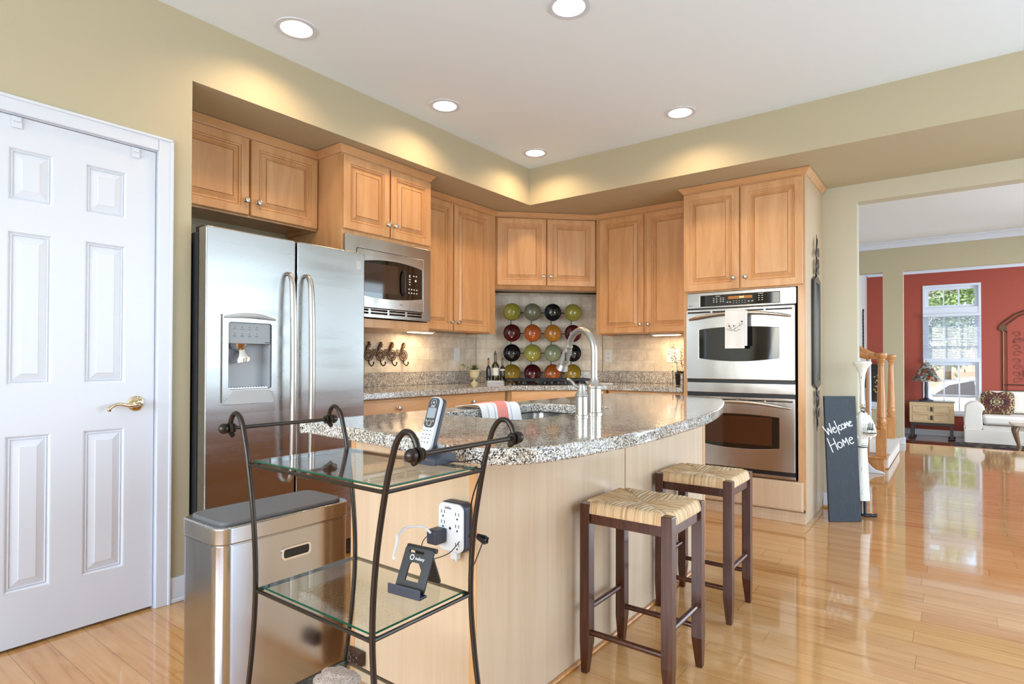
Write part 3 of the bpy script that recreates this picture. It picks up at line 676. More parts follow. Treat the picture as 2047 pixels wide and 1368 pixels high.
# ------------------------------------------------------------------ island
isl = thing('kitchen_island', 'pale maple kitchen island with plain panel sides', 'kitchen island', (0,0,0))
IX0, IX1, IY0_, IY1_ = 1.190, 1.770, -3.720, -1.780
b = B(); b.box(IX0+.01,IX0+.03,IY0_+.01,IY1_-.01,0,.872); b.box(IX0+.03,IX1-.01,IY0_+.012,IY0_+.03,0,.872); b.box(IX0+.03,IX1-.01,IY1_-.03,IY1_-.01,0,.872); b.box(IX1-.03,IX1-.01,IY0_+.03,IY1_-.03,0,.872); obj('body', b, MAPLE, isl, 0)
b = B(); b.box(IX1-.01,IX1,IY0_+.004,-2.765,.0,.872,.0015); b.box(IX1-.01,IX1,-2.757,IY1_-.03,.0,.872,.0015); obj('bar_side_panel', b, PANEL, isl, 0)
for q_ in ((IX1-.012,IX1+.003,IY1_-.03,IY1_), (IX0,IX0+.022,IY0_-.002,IY0_+.03), (IX1-.028,IX1-.002,IY0_-.004,IY0_+.012)): b = B(); b.box(*q_,0,.872,.002); obj('corner_post', b, MAPLE, isl, 0)
b = B(); b.box(IX0+.022,IX1-.028,IY0_,IY0_+.012,.0,.872,.001); obj('end_panel', b, PANEL, isl, 0)
b = B(); b.tube([(IX1+.007,IY0_,.0085),(IX1+.007,IY1_,.0085)], .008, 10); b.tube([(IX0+.02,IY0_-.007,.0085),(IX1,IY0_-.007,.0085)], .008, 10); obj('shoe_moulding', b, OAK, isl)
for k in range(4):
    y0 = -3.70+k*.48; b = B(); b.box(IX0-.010,IX0+.009,y0+.006,y0+.47,.12,.86,.003); obj('door', b, MAPLE, isl)
SX0, SX1, SY0, SY1 = 1.285, 1.70, -3.42, -2.72
it = thing('island_worktop', 'curved granite worktop on the island around the sink', 'countertop', (0,0,.874))
outl = smooth2([(1.15,-3.84),(1.20,-3.885),(1.55,-3.925),(1.85,-3.985),(2.0,-3.99),(2.09,-3.91),(2.135,-3.75),(2.16,-3.45),(2.155,-3.15),(2.13,-2.8),(2.07,-2.45),(1.985,-2.12),(1.90,-1.87),(1.82,-1.73),(1.70,-1.64),(1.5,-1.62),(1.2,-1.62),(1.15,-1.66),(1.15,-2.4),(1.15,-3.2)], 6, True)
b = B(); b.prism(outl, 0, .04, [rrect(SX0,SX1,SY0,SY1,.05,6)], bev=.007); obj('slab', b, GRANITE, it, 30)
b = B(); sn = thing('sink', 'stainless undermount sink basin set in the island', 'sink', (0,0,.872))
b = B(); o_ = rrect(SX0-.012,SX1+.012,SY0-.012,SY1+.012,.055,6); i_ = rrect(SX0+.004,SX1-.004,SY0+.004,SY1-.004,.05,6)
t = bmesh.new()
lv = [(o_,0),(i_,0),(i_,-.01),(rrect(SX0+.012,SX1-.012,SY0+.012,SY1-.012,.06,6),-.16),(rrect(SX0+.03,SX1-.03,SY0+.03,SY1-.03,.06,6),-.185)]
rs = [[t.verts.new((x,y,z)) for x,y in l] for l,z in lv]
for a, c_ in zip(rs, rs[1:]):
    for i in range(len(a)): t.faces.new((a[i], a[(i+1) % len(a)], c_[(i+1) % len(a)], c_[i]))
t.faces.new(rs[-1]); b.b = t; obj('basin', b, STEELV, sn, 40)
b = B(); b.cyl((1.49,-3.07,-.186),(1.49,-3.07,-.180),.045,n=24); b.cyl((1.49,-3.07,-.180),(1.49,-3.07,-.176),.03,n=24); obj('drain', b, CHROME, sn)
# faucet
fc = thing('faucet', 'tall brushed nickel gooseneck pull-down faucet on the island', 'faucet', (1.785,-3.055,.914))
b = B(); b.lathe([(0,0),(.031,0),(.031,.006),(.0265,.008),(.0265,.098),(.029,.101),(.029,.106),(.024,.112),(.0165,.125),(.0135,.14),(0,.14)]); obj('base', b, NICKEL, fc)
dv = Vector((-.91,.40,0)).normalized(); Rg = .086; zc = .238
pts = [Vector((0,0,.13)), Vector((0,0,.18)), Vector((0,0,.22))]
for k in range(13):
    a = math.radians(k*165/12); pts.append(dv*(Rg-Rg*math.cos(a))+Vector((0,0,zc+Rg*math.sin(a))))
b = B(); b.tube(pts, .0125, 16); obj('gooseneck', b, NICKEL, fc)
e = pts[-1]; dr_ = (pts[-1]-pts[-2]).normalized(); dr_ = (dr_+Vector((dv.x*.15,dv.y*.15,0))).normalized()
b = B(); b.cyl(e-dr_*.004, e+dr_*.010, .0155); b.cyl(e+dr_*.010, e+dr_*.075, .0165, .0205, 24); b.cyl(e+dr_*.075, e+dr_*.08, .022, .022, 24); b.cyl(e+dr_*.08, e+dr_*.105, .019, .0255, 24); obj('spray_head', b, NICKEL, fc)
q = dv.cross(Vector((0,0,1)))
b = B(); b.box(-.005,.005,-.004,.004,-.018,.018,.002); b.xf(Matrix.Translation(e+dr_*.045+Vector((.012,-.017,0)))); obj('spray_button', b, BLACKP, fc)
sd = thing('faucet_lever', 'short brushed nickel lever valve standing beside the gooseneck faucet', 'faucet handle', (1.800,-3.175,.914))
b = B(); b.lathe([(0,0),(.0245,0),(.0245,.005),(.0215,.007),(.0215,.072),(.024,.075),(.0225,.08),(.016,.092),(.0135,.108),(.010,.117),(0,.119)]); obj('body', b, NICKEL, sd)
b = B(); b.tube([(-.006,-.002,.106),(-.018,-.010,.110),(-.030,-.016,.125),(-.040,-.022,.134),(-.046,-.026,.136)], [.006,.0055,.005,.0055,.004], 10, 5); obj('lever', b, NICKEL, sd)
# kitchen cloth over far sink edge
KT = bpy.data.materials.new('striped_kitchen_cloth'); KT.use_nodes = True
_b = bsdf(KT); _b.inputs['Roughness'].default_value = .9
_tc = N(KT, 'ShaderNodeTexCoord'); _sx = N(KT, 'ShaderNodeSeparateXYZ'); L(KT, _tc.outputs['Object'], _sx.inputs[0])
_wh, _pk, _ln = srgb(240,240,240), srgb(236,146,136), srgb(176,168,180)
_mr = N(KT, 'ShaderNodeMapRange'); _mr.inputs['From Min'].default_value = -.14; _mr.inputs['From Max'].default_value = .14; L(KT, _sx.outputs[1], _mr.inputs[0])
_rp = ramp(KT, [(0,_wh),(.24,_ln),(.255,_wh),(.38,_ln),(.395,_wh),(.44,_pk),(.66,_wh),(.72,_ln),(.735,_wh)], 'CONSTANT'); L(KT, _mr.outputs[0], _rp.inputs[0]); L(KT, _rp.outputs[0], _b.inputs['Base Color'])
kt = thing('kitchen_cloth', 'white cloth with red stripe draped over the sink edge', 'towel', (1.285,-3.03,.914))
t = bmesh.new(); g = []
path = [(-.125,.0042),(-.09,.009),(-.05,.014),(-.015,.018),(.004,.018),(.018,.010),(.026,-.012),(.032,-.05),(.037,-.085)]
for i in range(17):
    v = -.125+.25*i/16; row = []
    for j, (x, z) in enumerate(path):
        row.append(t.verts.new((x+.010*math.sin(v*20)*(j/8)+v*.10*(1 if j < 4 else .3), v+(.012*j/8), z+(.008*max(0, math.sin(v*26+1)) if j < 6 else 0))))
    g.append(row)
for a, c_ in zip(g, g[1:]):
    for j in range(len(path)-1): t.faces.new((a[j], c_[j], c_[j+1], a[j+1]))
bmesh.ops.recalc_face_normals(t, faces=t.faces); bmesh.ops.solidify(t, geom=t.faces[:], thickness=.003); b = B(); b.b = t
ko = obj('cloth', b, KT, kt, 60); md = ko.modifiers.new('s', 'SUBSURF'); md.levels = 1; md.render_levels = 2
b = B()
for k in range(3):
    a0 = k*.024; b.tube([(.034+.0012*math.cos(0), .022+.009*math.cos(q_), -.018-a0+.009*math.sin(q_)) for q_ in [2*PI*i/10 for i in range(10)]], .0008, 5, closed=True)
obj('scroll_motif', b, mat('pale_pink_thread', srgb(246,190,180), .9), kt)

# ------------------------------------------------------------------ cooktop, bowls
ck = thing('gas_cooktop', 'black gas cooktop with cast grates set in the corner counter', 'cooktop', Matrix.Translation((-.70,-.87,.914)) @ DG @ Vector((.63,-.40,0)), PI/4)
b = B(); b.prism(rrect(-.375,.375,-.24,.24,.03,4), .0005, .010, bev=.002); obj('glass_top', b, BLACKG, ck)
for gx in (-.25, 0, .25):
    b = B(); w = .118
    for yy_ in (-.225, .225): b.box(gx-w,gx+w,yy_-.006,yy_+.006,.034,.046,.002)
    for xx_ in (-w, w): b.box(gx+xx_-.006,gx+xx_+.006,-.225,.225,.034,.046,.002)
    for yy_ in (-.11, .11): b.box(gx-w,gx+w,yy_-.005,yy_+.005,.036,.047,.002); b.box(gx-.005,gx+.005,yy_-.08,yy_+.08,.036,.047,.002)
    for xx_ in (-w, w):
        for yy_ in (-.22,.22): b.box(gx+xx_-.006,gx+xx_+.006,yy_-.006,yy_+.006,.010,.036)
    obj('grate', b, mat('cast_iron', srgb(26,26,28), .4, .2) if gx == -.25 else bpy.data.materials['cast_iron'], ck)
for gx, gy, r_ in ((-.25,-.11,.042),(-.25,.11,.05),(.25,-.11,.05),(.25,.11,.042),(0,0,.055)):
    b = B(); b.lathe([(0,.010),(r_,.010),(r_,.016),(r_*.8,.018),(r_*.8,.026),(r_*.75,.03),(0,.03)], (gx,gy,0)); obj('burner', b, IRON, ck)
for k in range(4):
    b = B(); b.lathe([(0,.010),(.02,.010),(.018,.028),(.0,.028)], (-.09+k*.06,-.212,0), 20); obj('control_knob', b, BLACKP, ck)
DGO = lambda t, d, z: (Matrix.Translation((-.70,-.87,0)) @ DG @ Vector((t, -d, z)))
rk = thing('bowl_rack', 'black wire grid rack standing behind the cooktop, holding the bowls', 'rack', DGO(.616,.05,.9145), PI/4)
XS = [-.288+.192*k for k in range(4)]; ZS = [.655,.46,.275,.09]
b = B()
for x in XS: b.tube([(x,0,.004),(x,0,.665)], .004, 8)
for z in ZS: b.tube([(XS[0],0,z),(XS[3],0,z)], .004, 8)
for x in (XS[0], XS[3]): b.tube([(x,.02,.004),(x,-.02,.004)], .004, 8)
for x in XS:
    for z in ZS: b.tube([(x,0,z-.05),(x,-.03,z-.062),(x,-.034,z-.055)], .003, 6, 3)
obj('frame', b, IRONB, rk)
def glaze(n, c): 
    m = mat(n, c, .12, **{'Coat Weight': .6}); return m
OLV = glaze('olive_glaze', srgb(136,132,52)); GGR = glaze('grey_green_glaze', srgb(104,106,84)); BLK = glaze('black_glaze', srgb(14,14,18)); RED = glaze('dark_red_glaze', srgb(72,14,16)); ORG = glaze('orange_glaze', srgb(160,82,34)); AMB = glaze('amber_glaze', srgb(158,108,34)); SGE = glaze('sage_glaze', srgb(126,136,108)); LOL = glaze('yellow_olive_glaze', srgb(146,142,64)); AOL = glaze('mustard_glaze', srgb(148,120,36))
names = {OLV:'olive green', GGR:'grey-green', BLK:'black', RED:'dark red', ORG:'orange', AMB:'amber', SGE:'sage grey', LOL:'yellow-olive', AOL:'mustard'}
grid = [[OLV,GGR,BLK,OLV],[RED,ORG,AMB,RED],[BLK,LOL,SGE,BLK],[AOL,RED,ORG,AOL]]
rown = ['top row','second row down','third row down','bottom row']; coln = ['leftmost','second from left','third from left','rightmost']
RIMM = mat('dark_rim_glaze', srgb(24,20,18), .2)
proto = None
for j in range(4):
    for i in range(4):
        m = grid[j][i]; p = DGO(.616+XS[i], .064, .9145+ZS[j])
        lb = '%s ceramic bowl, %s in the %s' % (names[m], coln[i], rown[j])
        b = B(); b.lathe([(.0,.0),(.030,.0),(.034,.004),(.058,.018),(.074,.038),(.080,.058),(.0775,.059),(.070,.040),(.054,.022),(.032,.010),(.016,.0085),(0,.008)], axis='-Y', n=36, cap=False)
        t = thing('bowl', lb, 'bowl', p, PI/4, 'coloured bowls on the wire rack')
        obj('bowl_body', b, m, t, 60)
        b = B(); b.tube([(.0795*math.cos(q_),-.0595,.0795*math.sin(q_)) for q_ in [2*PI*k/32 for k in range(32)]], .0016, 6, closed=True); obj('rim', b, RIMM, t)
# bottles on a tray
tr = thing('bottle_tray', 'pair of stacked white tiles or trays under the three bottles', 'tray', (-.395,-.955,.9145), PI/4)
b = B(); b.box(-.075,.075,-.045,.045,.0,.012,.003); obj('lower_tray', b, WHITE, tr)
b = B(); b.box(-.072,.074,-.043,.044,.014,.026,.003); obj('upper_tray', b, PLASTIC, tr); b = B(); b.box(-.06,.06,-.035,.035,.012,.014); obj('spacer', b, PLASTIC, tr)
BG = mat('dark_bottle_glass', srgb(14,14,12), .06, **{'Coat Weight': .5}); BGO = mat('olive_oil_glass', srgb(52,46,14), .06, **{'Coat Weight': .5}); LBL = mat('cream_label', srgb(226,224,220), .6); COP = mat('copper_foil', srgb(150,100,66), .35, .6)
def bottle(lb, x, y, h, r, m, cap, lab=None):
    t = thing('bottle', lb, 'bottle', (x, y, .9145+.0262), .6, 'dark bottles on the white tray')
    b = B(); b.lathe([(0,0),(r*.9,0),(r,.004),(r,h*.5),(r*.93,h*.56),(r*.45,h*.66),(r*.36,h*.7),(r*.34,h*.93),(r*.42,h*.94),(r*.42,h*.965),(r*.3,h*.97),(0,h*.97)], n=24); obj('glass_body', b, m, t)
    b = B(); b.lathe([(0,h*.97),(r*.37,h*.97),(r*.34,h*1.0),(0,h*1.0)] if cap != 'spout' else [(0,h*.97),(r*.3,h*.97),(r*.28,h*1.0),(r*.12,h*1.03),(r*.10,h*1.09),(0,h*1.1)], n=14); obj('stopper', b, BLACKP, t)
    if cap == 'foil': b = B(); b.lathe([(r*.38,h*.72),(r*.37,h*.925)], n=18, cap=False); obj('foil', b, COP, t)
    if lab: b = B(); b.lathe([(r+.0006,h*lab[0]),(r+.0006,h*lab[1])], n=24, cap=False); obj('paper_label', b, LBL, t)
bottle('tallest dark bottle with pour spout and pale label, in the middle at the back', -.408, -.935, .245, .034, BGO, 'spout', (.18,.46))
bottle('slim black bottle with copper neck foil, left of the tall bottle', -.432, -1.003, .20, .021, BG, 'foil')
bottle('slim black bottle with plain dark neck, right of the tall bottle', -.340, -.918, .20, .022, BG, 'cap', (.44,.50))
# small urn with plant
PLG = mat('dusty_green_leaf', srgb(92,104,58), .6); PLY = mat('yellow_green_leaf', srgb(150,150,84), .6)
ur = thing('potted_plant', 'small cream urn with trailing greenery beside the bottles', 'plant', (-.50,-1.115,.9145))
b = B(); b.lathe([(0,0),(.034,0),(.034,.008),(.022,.014),(.012,.026),(.011,.034),(.02,.042),(.036,.056),(.043,.085),(.046,.106),(.053,.110),(.053,.120),(.046,.121),(.044,.112),(0,.11)]); obj('urn', b, mat('aged_cream_ceramic', srgb(204,196,158), .5), ur)
def leafbm(b, p, d, l, w, up=(0,0,1)):
    p = Vector(p); d = Vector(d).normalized(); s_ = d.cross(Vector(up)).normalized()*w; n_ = s_.cross(d).normalized()*w*.4
    b.quad(p, p+d*l*.45+s_, p+d*l+n_*-1, p+d*l*.45-s_)
b = B(); b2 = B(); rnd = random.Random(3)
for k in range(90):
    a = rnd.uniform(0,2*PI); el = rnd.uniform(.1,1.2); d = Vector((math.cos(a)*math.cos(el),math.sin(a)*math.cos(el),math.sin(el))); p = Vector((0,0,.115))+d*rnd.uniform(.0,.035)
    leafbm(b, p, d, rnd.uniform(.02,.038), .006)
for k in range(60):
    t_ = rnd.uniform(.2,1); p = Vector((-.01,-.045,.12))+Vector((-.02,-.085,.045))*t_+Vector((rnd.uniform(-.01,.01),rnd.uniform(-.01,.01),rnd.uniform(-.012,.012)))
    leafbm(b2, p, (rnd.uniform(-1,1),rnd.uniform(-1.5,.4),rnd.uniform(-.3,1)), .028, .003)
obj('foliage', b, PLG, ur, 0); obj('trailing_sprig', b2, PLY, ur, 0)
# papers beside cooktop
pb = thing('recipe_booklet', 'white booklet lying open on the counter behind the faucet', 'booklet', (.40,-.40,.9145), .5)
b = B(); b.box(-.075,.0,-.05,.05,0,.010,.002); b.box(.0,.075,-.05,.05,0,.007,.002); obj('pages', b, PLASTIC, pb)
b = B(); b.box(-.06,-.02,-.03,.0,.0101,.0106); obj('printed_picture', b, mat('faded_red_print', srgb(206,150,134), .6), pb)
# wire basket with twigs
bk = thing('wire_basket', 'dark wire basket with greenery and tall berry twigs, at the end of the counter', 'basket', (1.055,-.235,.9145))
b = B()
for k in range(18):
    a = 2*PI*k/18; b.tube([(.055*math.cos(a),.055*math.sin(a),.004),(.062*math.cos(a),.062*math.sin(a),.10)], .0015, 5)
for z_, r_ in ((.004,.055),(.035,.0575),(.07,.06),(.10,.062)): b.tube([(r_*math.cos(2*PI*i/24),r_*math.sin(2*PI*i/24),z_) for i in range(24)], .0022, 6, closed=True)
b.tube([(-.075,-.03,.0),(-.075,-.03,.115)], .003, 6); b.sph((-.075,-.03,.117), .006, 10); b.tube([(-.075,-.03,.06),(-.055,-.02,.06)], .002, 5); obj('basket_frame', b, IRONB, bk)
b = B(); b.lathe([(0,.003),(.051,.003),(.057,.095),(0,.095)]); obj('pot', b, mat('dark_brown_pot', srgb(34,24,22), .5), bk)
b = B()
for k in range(70):
    a = rnd.uniform(0,2*PI); leafbm(b, (.03*math.cos(a),.03*math.sin(a),.10), (math.cos(a),math.sin(a),rnd.uniform(0,1.2)), rnd.uniform(.03,.05), .011)
obj('foliage', b, PLG, bk, 0)
b = B(); b2 = B()
for k in range(7):
    a = rnd.uniform(-1,1)*.12; c1 = Vector((a*.3,rnd.uniform(-.03,.03),.1)); c2 = Vector((a+rnd.uniform(-.02,.02),rnd.uniform(-.04,.02),rnd.uniform(.2,.36)))
    b.tube([c1, (c1+c2)/2+Vector((rnd.uniform(-.02,.02),0,0)), c2], .0013, 5, 4)
    for j in range(9): b2.sph(c1.lerp(c2, rnd.uniform(.35,1))+Vector((rnd.uniform(-.02,.02),rnd.uniform(-.02,.02),rnd.uniform(-.02,.02))), .004, 8)
obj('twigs', b, IRONB, bk); obj('berries', b2, BRONZED, bk)

# rooster hooks
hk = thing('rooster_hook_rack', 'bronze scrollwork coat hook rack with roosters on the tile behind the counter', 'hook rack', (-.689,0,0), PI/2)
for k, yy_ in enumerate((-2.135,-2.02,-1.905,-1.784)):
    b = B(); s_ = 1 if k % 2 else -1; s_ = 1
    cz = 1.165
    for r_, n_ in ((1,20),(.62,16)): b.tube([(yy_+.042*r_*math.cos(2*PI*i/n_),-.010,cz-.008+.042*r_*math.sin(2*PI*i/n_)) for i in range(n_)], .0035, 6, closed=True)
    for a in range(0,360,45): q_ = math.radians(a); b.tube([(yy_+.012*math.cos(q_),-.011,cz-.008+.012*math.sin(q_)),(yy_+.022*math.cos(q_+.5),-.013,cz-.008+.022*math.sin(q_+.5)),(yy_+.032*math.cos(q_),-.010,cz-.008+.032*math.sin(q_))], .003, 6, 3)
    b.tube([(yy_-.018,-.010,cz+.024),(yy_-.014,-.010,cz+.045),(yy_-.004,-.012,cz+.062),(yy_+.004,-.012,cz+.074)], [.008,.011,.012,.010], 8, 3)
    b.sph((yy_+.004,-.012,cz+.078), .0135, 12, (1,.7,1)); b.tube([(yy_+.014,-.012,cz+.078),(yy_+.027,-.012,cz+.072)], [.005,.001], 6)
    for q_ in (-.006,.002,.010): b.sph((yy_+q_,-.012,cz+.092), .0055, 8)
    b.tube([(yy_+.012,-.012,cz+.066),(yy_+.016,-.012,cz+.056)], [.004,.005], 6)
    obj('rooster', b, BRONZE, hk)
    b = B(); b.tube([(yy_,-.010,cz-.042),(yy_+.001,-.014,cz-.068),(yy_+.004,-.030,cz-.086),(yy_+.010,-.040,cz-.088),(yy_+.020,-.044,cz-.074),(yy_+.020,-.044,cz-.066)], [.0055,.005,.005,.005,.0045,.006], 8, 4); b.sph((yy_+.020,-.044,cz-.064), .007, 10); obj('hook', b, BRONZED, hk)
for yy_ in (-2.0775,-1.9625,-1.8445):
    b = B()
    b.tube([(yy_-.03,-.008,1.158),(yy_+.03,-.008,1.158)], .0035, 6)
    for s_ in (-1,1):
        for q_ in (0,1):
            cz = 1.175+q_*.022; b.tube([(yy_+s_*.010+.008*math.cos(2*PI*i/12),-.008,cz+.008*math.sin(2*PI*i/12)) for i in range(12)], .0025, 6, closed=True)
    obj('scroll_bar', b, BRONZE, hk)

# mirror sconce on oven cabinet side
mi = thing('wall_mirror', 'tall narrow black framed mirror with bronze leaf finials on the oven cabinet side', 'mirror', (2.0755,-.332,0), PI/2)
b = B(); b.prism([(-.115,.95),(-.03,.925),(.03,.925),(.115,.95),(.115,1.70),(.03,1.73),(-.03,1.73),(-.115,1.70)], .0, .022, [[(-.07,.975),(.07,.975),(.07,1.68),(-.07,1.68)]], bev=.004, M=XZ); obj('frame', b, mat('black_lacquer', srgb(18,18,24), .15), mi)
b = B(); b.box(-.0695,.0695,-.010,-.002,.9755,1.6795); obj('mirror_glass', b, mat('mirror', (.85,.85,.85,1), .02, 1), mi, 0)
for s_, z0_ in ((1,1.728),(-1,.925)):
    b = B(); b.tube([(0,-.012,z0_),(.004,-.014,z0_+s_*.10),(-.003,-.014,z0_+s_*.20),(.012,-.012,z0_+s_*.31)], [.008,.006,.005,.0015], 8, 4)
    for k, (dx, dz, a) in enumerate(((-.045,.09,.5),(.05,.10,-.5),(-.055,.17,.5),(.05,.18,-.4),(-.03,.04,.9),(.03,.045,-.9),(-.02,.24,.3))):
        b.sph((0,0,0), .034, 12, (.55,.16,1.15)); b.xf(Matrix.Translation((dx*.8,-.020,z0_+s_*dz)) @ Matrix.Rotation(a*s_, 4, 'Y'))
    obj('leaf_finial', b, BRONZED, mi)

# ------------------------------------------------------------------ trash can
tc_ = thing('trash_can', 'rectangular stainless trash can with dark lid between refrigerator and island', 'trash can', (.98,-3.90,0))
hw, hd = .13, .242
b = B(); b.prism(rrect(-hw,hw,-hd,hd,.045,6), .03, .545); obj('body', b, steel('trash_stainless', (.50,.52,.55,1), .19, (3,3,.4), .012), tc_, 40)
b = B(); b.prism(rrect(-hw-.002,hw+.002,-hd-.002,hd+.002,.046,6), .001, .03); obj('base', b, BLACKP, tc_)
b = B(); b.prism(rrect(-hw-.003,hw+.003,-hd-.003,hd+.003,.047,6), .549, .603, bev=.006); b.prism(rrect(-hw+.004,hw-.004,-hd+.004,hd-.004,.04,6), .545, .549); obj('rim_band', b, STEELV, tc_, 40)
b = B(); b.prism(rrect(-hw+.018,hw-.018,-hd+.018,hd-.018,.04,6), .600, .615, bev=.006); obj('lid', b, mat('dark_grey_lid', srgb(96,96,98), .45), tc_, 40)
b = B(); b.prism(rrect(-.055,.055,-.021,.021,.012,4), .0, .004, [rrect(-.047,.047,-.014,.014,.008,4)], bev=.001, M=Matrix.Translation((hw+.0002,.018,.475)) @ Matrix.Rotation(PI/2,4,'Z') @ XZ); gr = obj('grip_frame', b, CHROME, tc_)
b = B(); b.box(hw,hw+.0025,.018-.048,.018+.048,.46,.49,.001); obj('grip', b, BLACKP, tc_)

# ------------------------------------------------------------------ outlet box and surge protector on island end
ob_ = thing('outlet_box', 'small dark brown carved box low on the island end panel', 'outlet', (1.235,-3.724,.10))
b = B(); b.box(-.040,.040,-.030,0,-.024,.024,.004)
for k in range(26): b.sph((rnd.uniform(-.036,.036),-.030,rnd.uniform(-.020,.020)), rnd.uniform(.003,.006), 6)
obj('carved_case', b, mat('dark_brown_resin', srgb(58,32,22), .4), ob_)
sg = thing('surge_protector', 'white plug-in surge protector with grey sides on the island end panel', 'surge protector', (1.707,-3.7265,.630))
b = B(); b.prism(rrect(-.050,.050,-.072,.072,.020,6), 0, .03, bev=.003, M=XZ); obj('side_shell', b, NAVYP, sg)
b = B(); b.prism(rrect(-.048,.048,-.070,.070,.020,6), .0305, .04, bev=.0035, M=XZ); fp = obj('face', b, PLASTIC, sg)
b = B()
for sx in (-1,1):
    for zz_ in (.034,.0,-.052) if sx > 0 else (.036,.006,-.03):
        x = sx*.028; b.box(x-.007,x-.005,-.0408,-.04,zz_+.003,zz_+.012); b.box(x+.005,x+.007,-.0408,-.04,zz_+.003,zz_+.012); b.cyl((x,-.04,zz_-.006),(x,-.0408,zz_-.006),.003,n=8)
b.cyl((0,-.04,-.002),(0,-.0408,-.002),.004,n=12); obj('slots', b, BLACKP, fp)
text('belkin', .011, NAVYP, fp, (-.008,-.0406,.056), (PI/2,0,0))
ch = thing('usb_charger', 'black cube charger plugged into the surge protector', 'charger', (1.676,-3.7675,.606))
b = B(); b.box(-.020,.020,-.046,0,-.021,.021,.006,3); obj('charger_body', b, NAVYP, ch)
cb_ = thing('charging_cable', 'white charging cable curving from the charger down behind the tablet stand', 'cable', (0,0,0))
b = B(); b.tube([(1.676,-3.814,.620),(1.662,-3.835,.640),(1.66,-3.90,.650),(1.70,-3.96,.645),(1.745,-4.0,.67),(1.775,-4.03,.66),(1.80,-4.06,.65),(1.815,-4.075,.646)], .0035, 8, 6); obj('cord', b, PLASTIC, cb_)
pl = thing('white_plug', 'small white plug hanging under the surge protector', 'plug', (1.705,-3.742,.545))
b = B(); b.box(-.012,.014,-.010,.010,-.012,.010,.003); b.tube([(0,0,.008),(.002,0,.022)], .003, 6); b.box(-.010,-.007,-.002,.002,-.022,-.012); b.box(.003,.006,-.002,.002,-.020,-.012); obj('plug_body', b, PLASTIC, pl)

# ------------------------------------------------------------------ wrought iron stand
st = thing('iron_stand', 'dark iron telephone stand with scrolled legs and three glass shelves', 'stand', (1.837,-4.185,0))
offs = [(0,.300),(.14,.268),(.33,.237),(.47,.212),(.61,.199),(.75,.208),(.885,.234),(.94,.250)]
for sx in (-1,1):
    for sy in (-1,1):
        pts = [(sx*o_, sy*.135, z_) for z_, o_ in offs]+[(sx*x, sy*.135, z) for x, z in ((.262,.972),(.279,.990),(.297,.991),(.310,.978),(.316,.958),(.312,.945),(.304,.940))]
        pts[0] = (sx*.300, sy*.135, .0065)
        b = B(); b.tube(pts, .0058, 12, 5); obj('leg', b, IRON, st)
for sx in (-1,1):
    b = B(); X = sx*.316
    b.tube([(X,-.135,.956),(X,.125,.956)], .0048, 12)
    for sy in (-1,1):
        b.sph((X,sy*(.150),.956), .0125, 16); b.lathe([(.0,-.004),(.0125,-.004),(.0145,0),(.0125,.004),(0,.004)]); b.xf(Matrix.Translation((X,sy*.137,.956)) @ Matrix.Rotation(PI/2,4,'X')); b.lathe([(.0,-.003),(.010,-.003),(.0115,0),(.010,.003),(0,.003)]); b.xf(Matrix.Translation((X,sy*.127,.956)) @ Matrix.Rotation(PI/2,4,'X'))
    obj('handle_bar', b, IRON, st)
for z_, w_ in ((.880,.232),(.605,.197),(.325,.236)):
    b = B()
    for sy in (-1,1): b.tube([(-w_,sy*.135,z_),(w_,sy*.135,z_)], .0042, 8)
    for sx in (-1,1): b.tube([(sx*w_,-.135,z_),(sx*w_,.135,z_)], .0042, 8)
    for sx in (-1,1):
        for sy in (-1,1): b.cyl((sx*(w_-.02),sy*.135,z_),(sx*w_,sy*.115,z_),.003,n=6)
    fo = obj('shelf_frame', b, IRON, st)
    b = B(); b.box(-w_+.008,w_-.008,-.127,.127,z_+.0045,z_+.0095,.0006,1); gl = obj('glass_shelf', b, GLASS, st, 0)
    b = B(); b.box(-w_+.009,w_-.009,-.1277,-.1272,z_+.005,z_+.009); b.box(w_-.0085,w_-.0079,-.126,.126,z_+.005,z_+.009); obj('polished_edge', b, EDGEG, gl, 0)
sn_ = thing('stone', 'rough speckled stone on the lowest shelf of the iron stand', 'stone', (1.700,-4.150,.335)); sn_.scale = (.95,.95,.62)
t = bmesh.new(); bmesh.ops.create_icosphere(t, subdivisions=4, radius=1)
for v in t.verts:
    n_ = noise.noise(v.co*2.2)*.25+noise.noise(v.co*7)*.08; v.co = Vector((v.co.x*.062, v.co.y*.05, v.co.z*.032))*(1+n_); v.co.z = max(v.co.z, -.024)
for v in t.verts: v.co.z += .0245
b = B(); b.b = t; STN = mat('rough_stone', srgb(150,128,110), .8)
_q = N(STN, 'ShaderNodeTexVoronoi', Scale=120); _w = ramp(STN, [(.0, srgb(70,50,44)), (.4, srgb(140,112,96)), (.8, srgb(214,200,188))]); _s2 = N(STN, 'ShaderNodeSeparateColor'); L(STN, _q.outputs['Color'], _s2.inputs[0]); L(STN, _s2.outputs[1], _w.inputs[0]); L(STN, _w.outputs[0], bsdf(STN).inputs['Base Color'])
obj('stone_body', b, STN, sn_, 60)
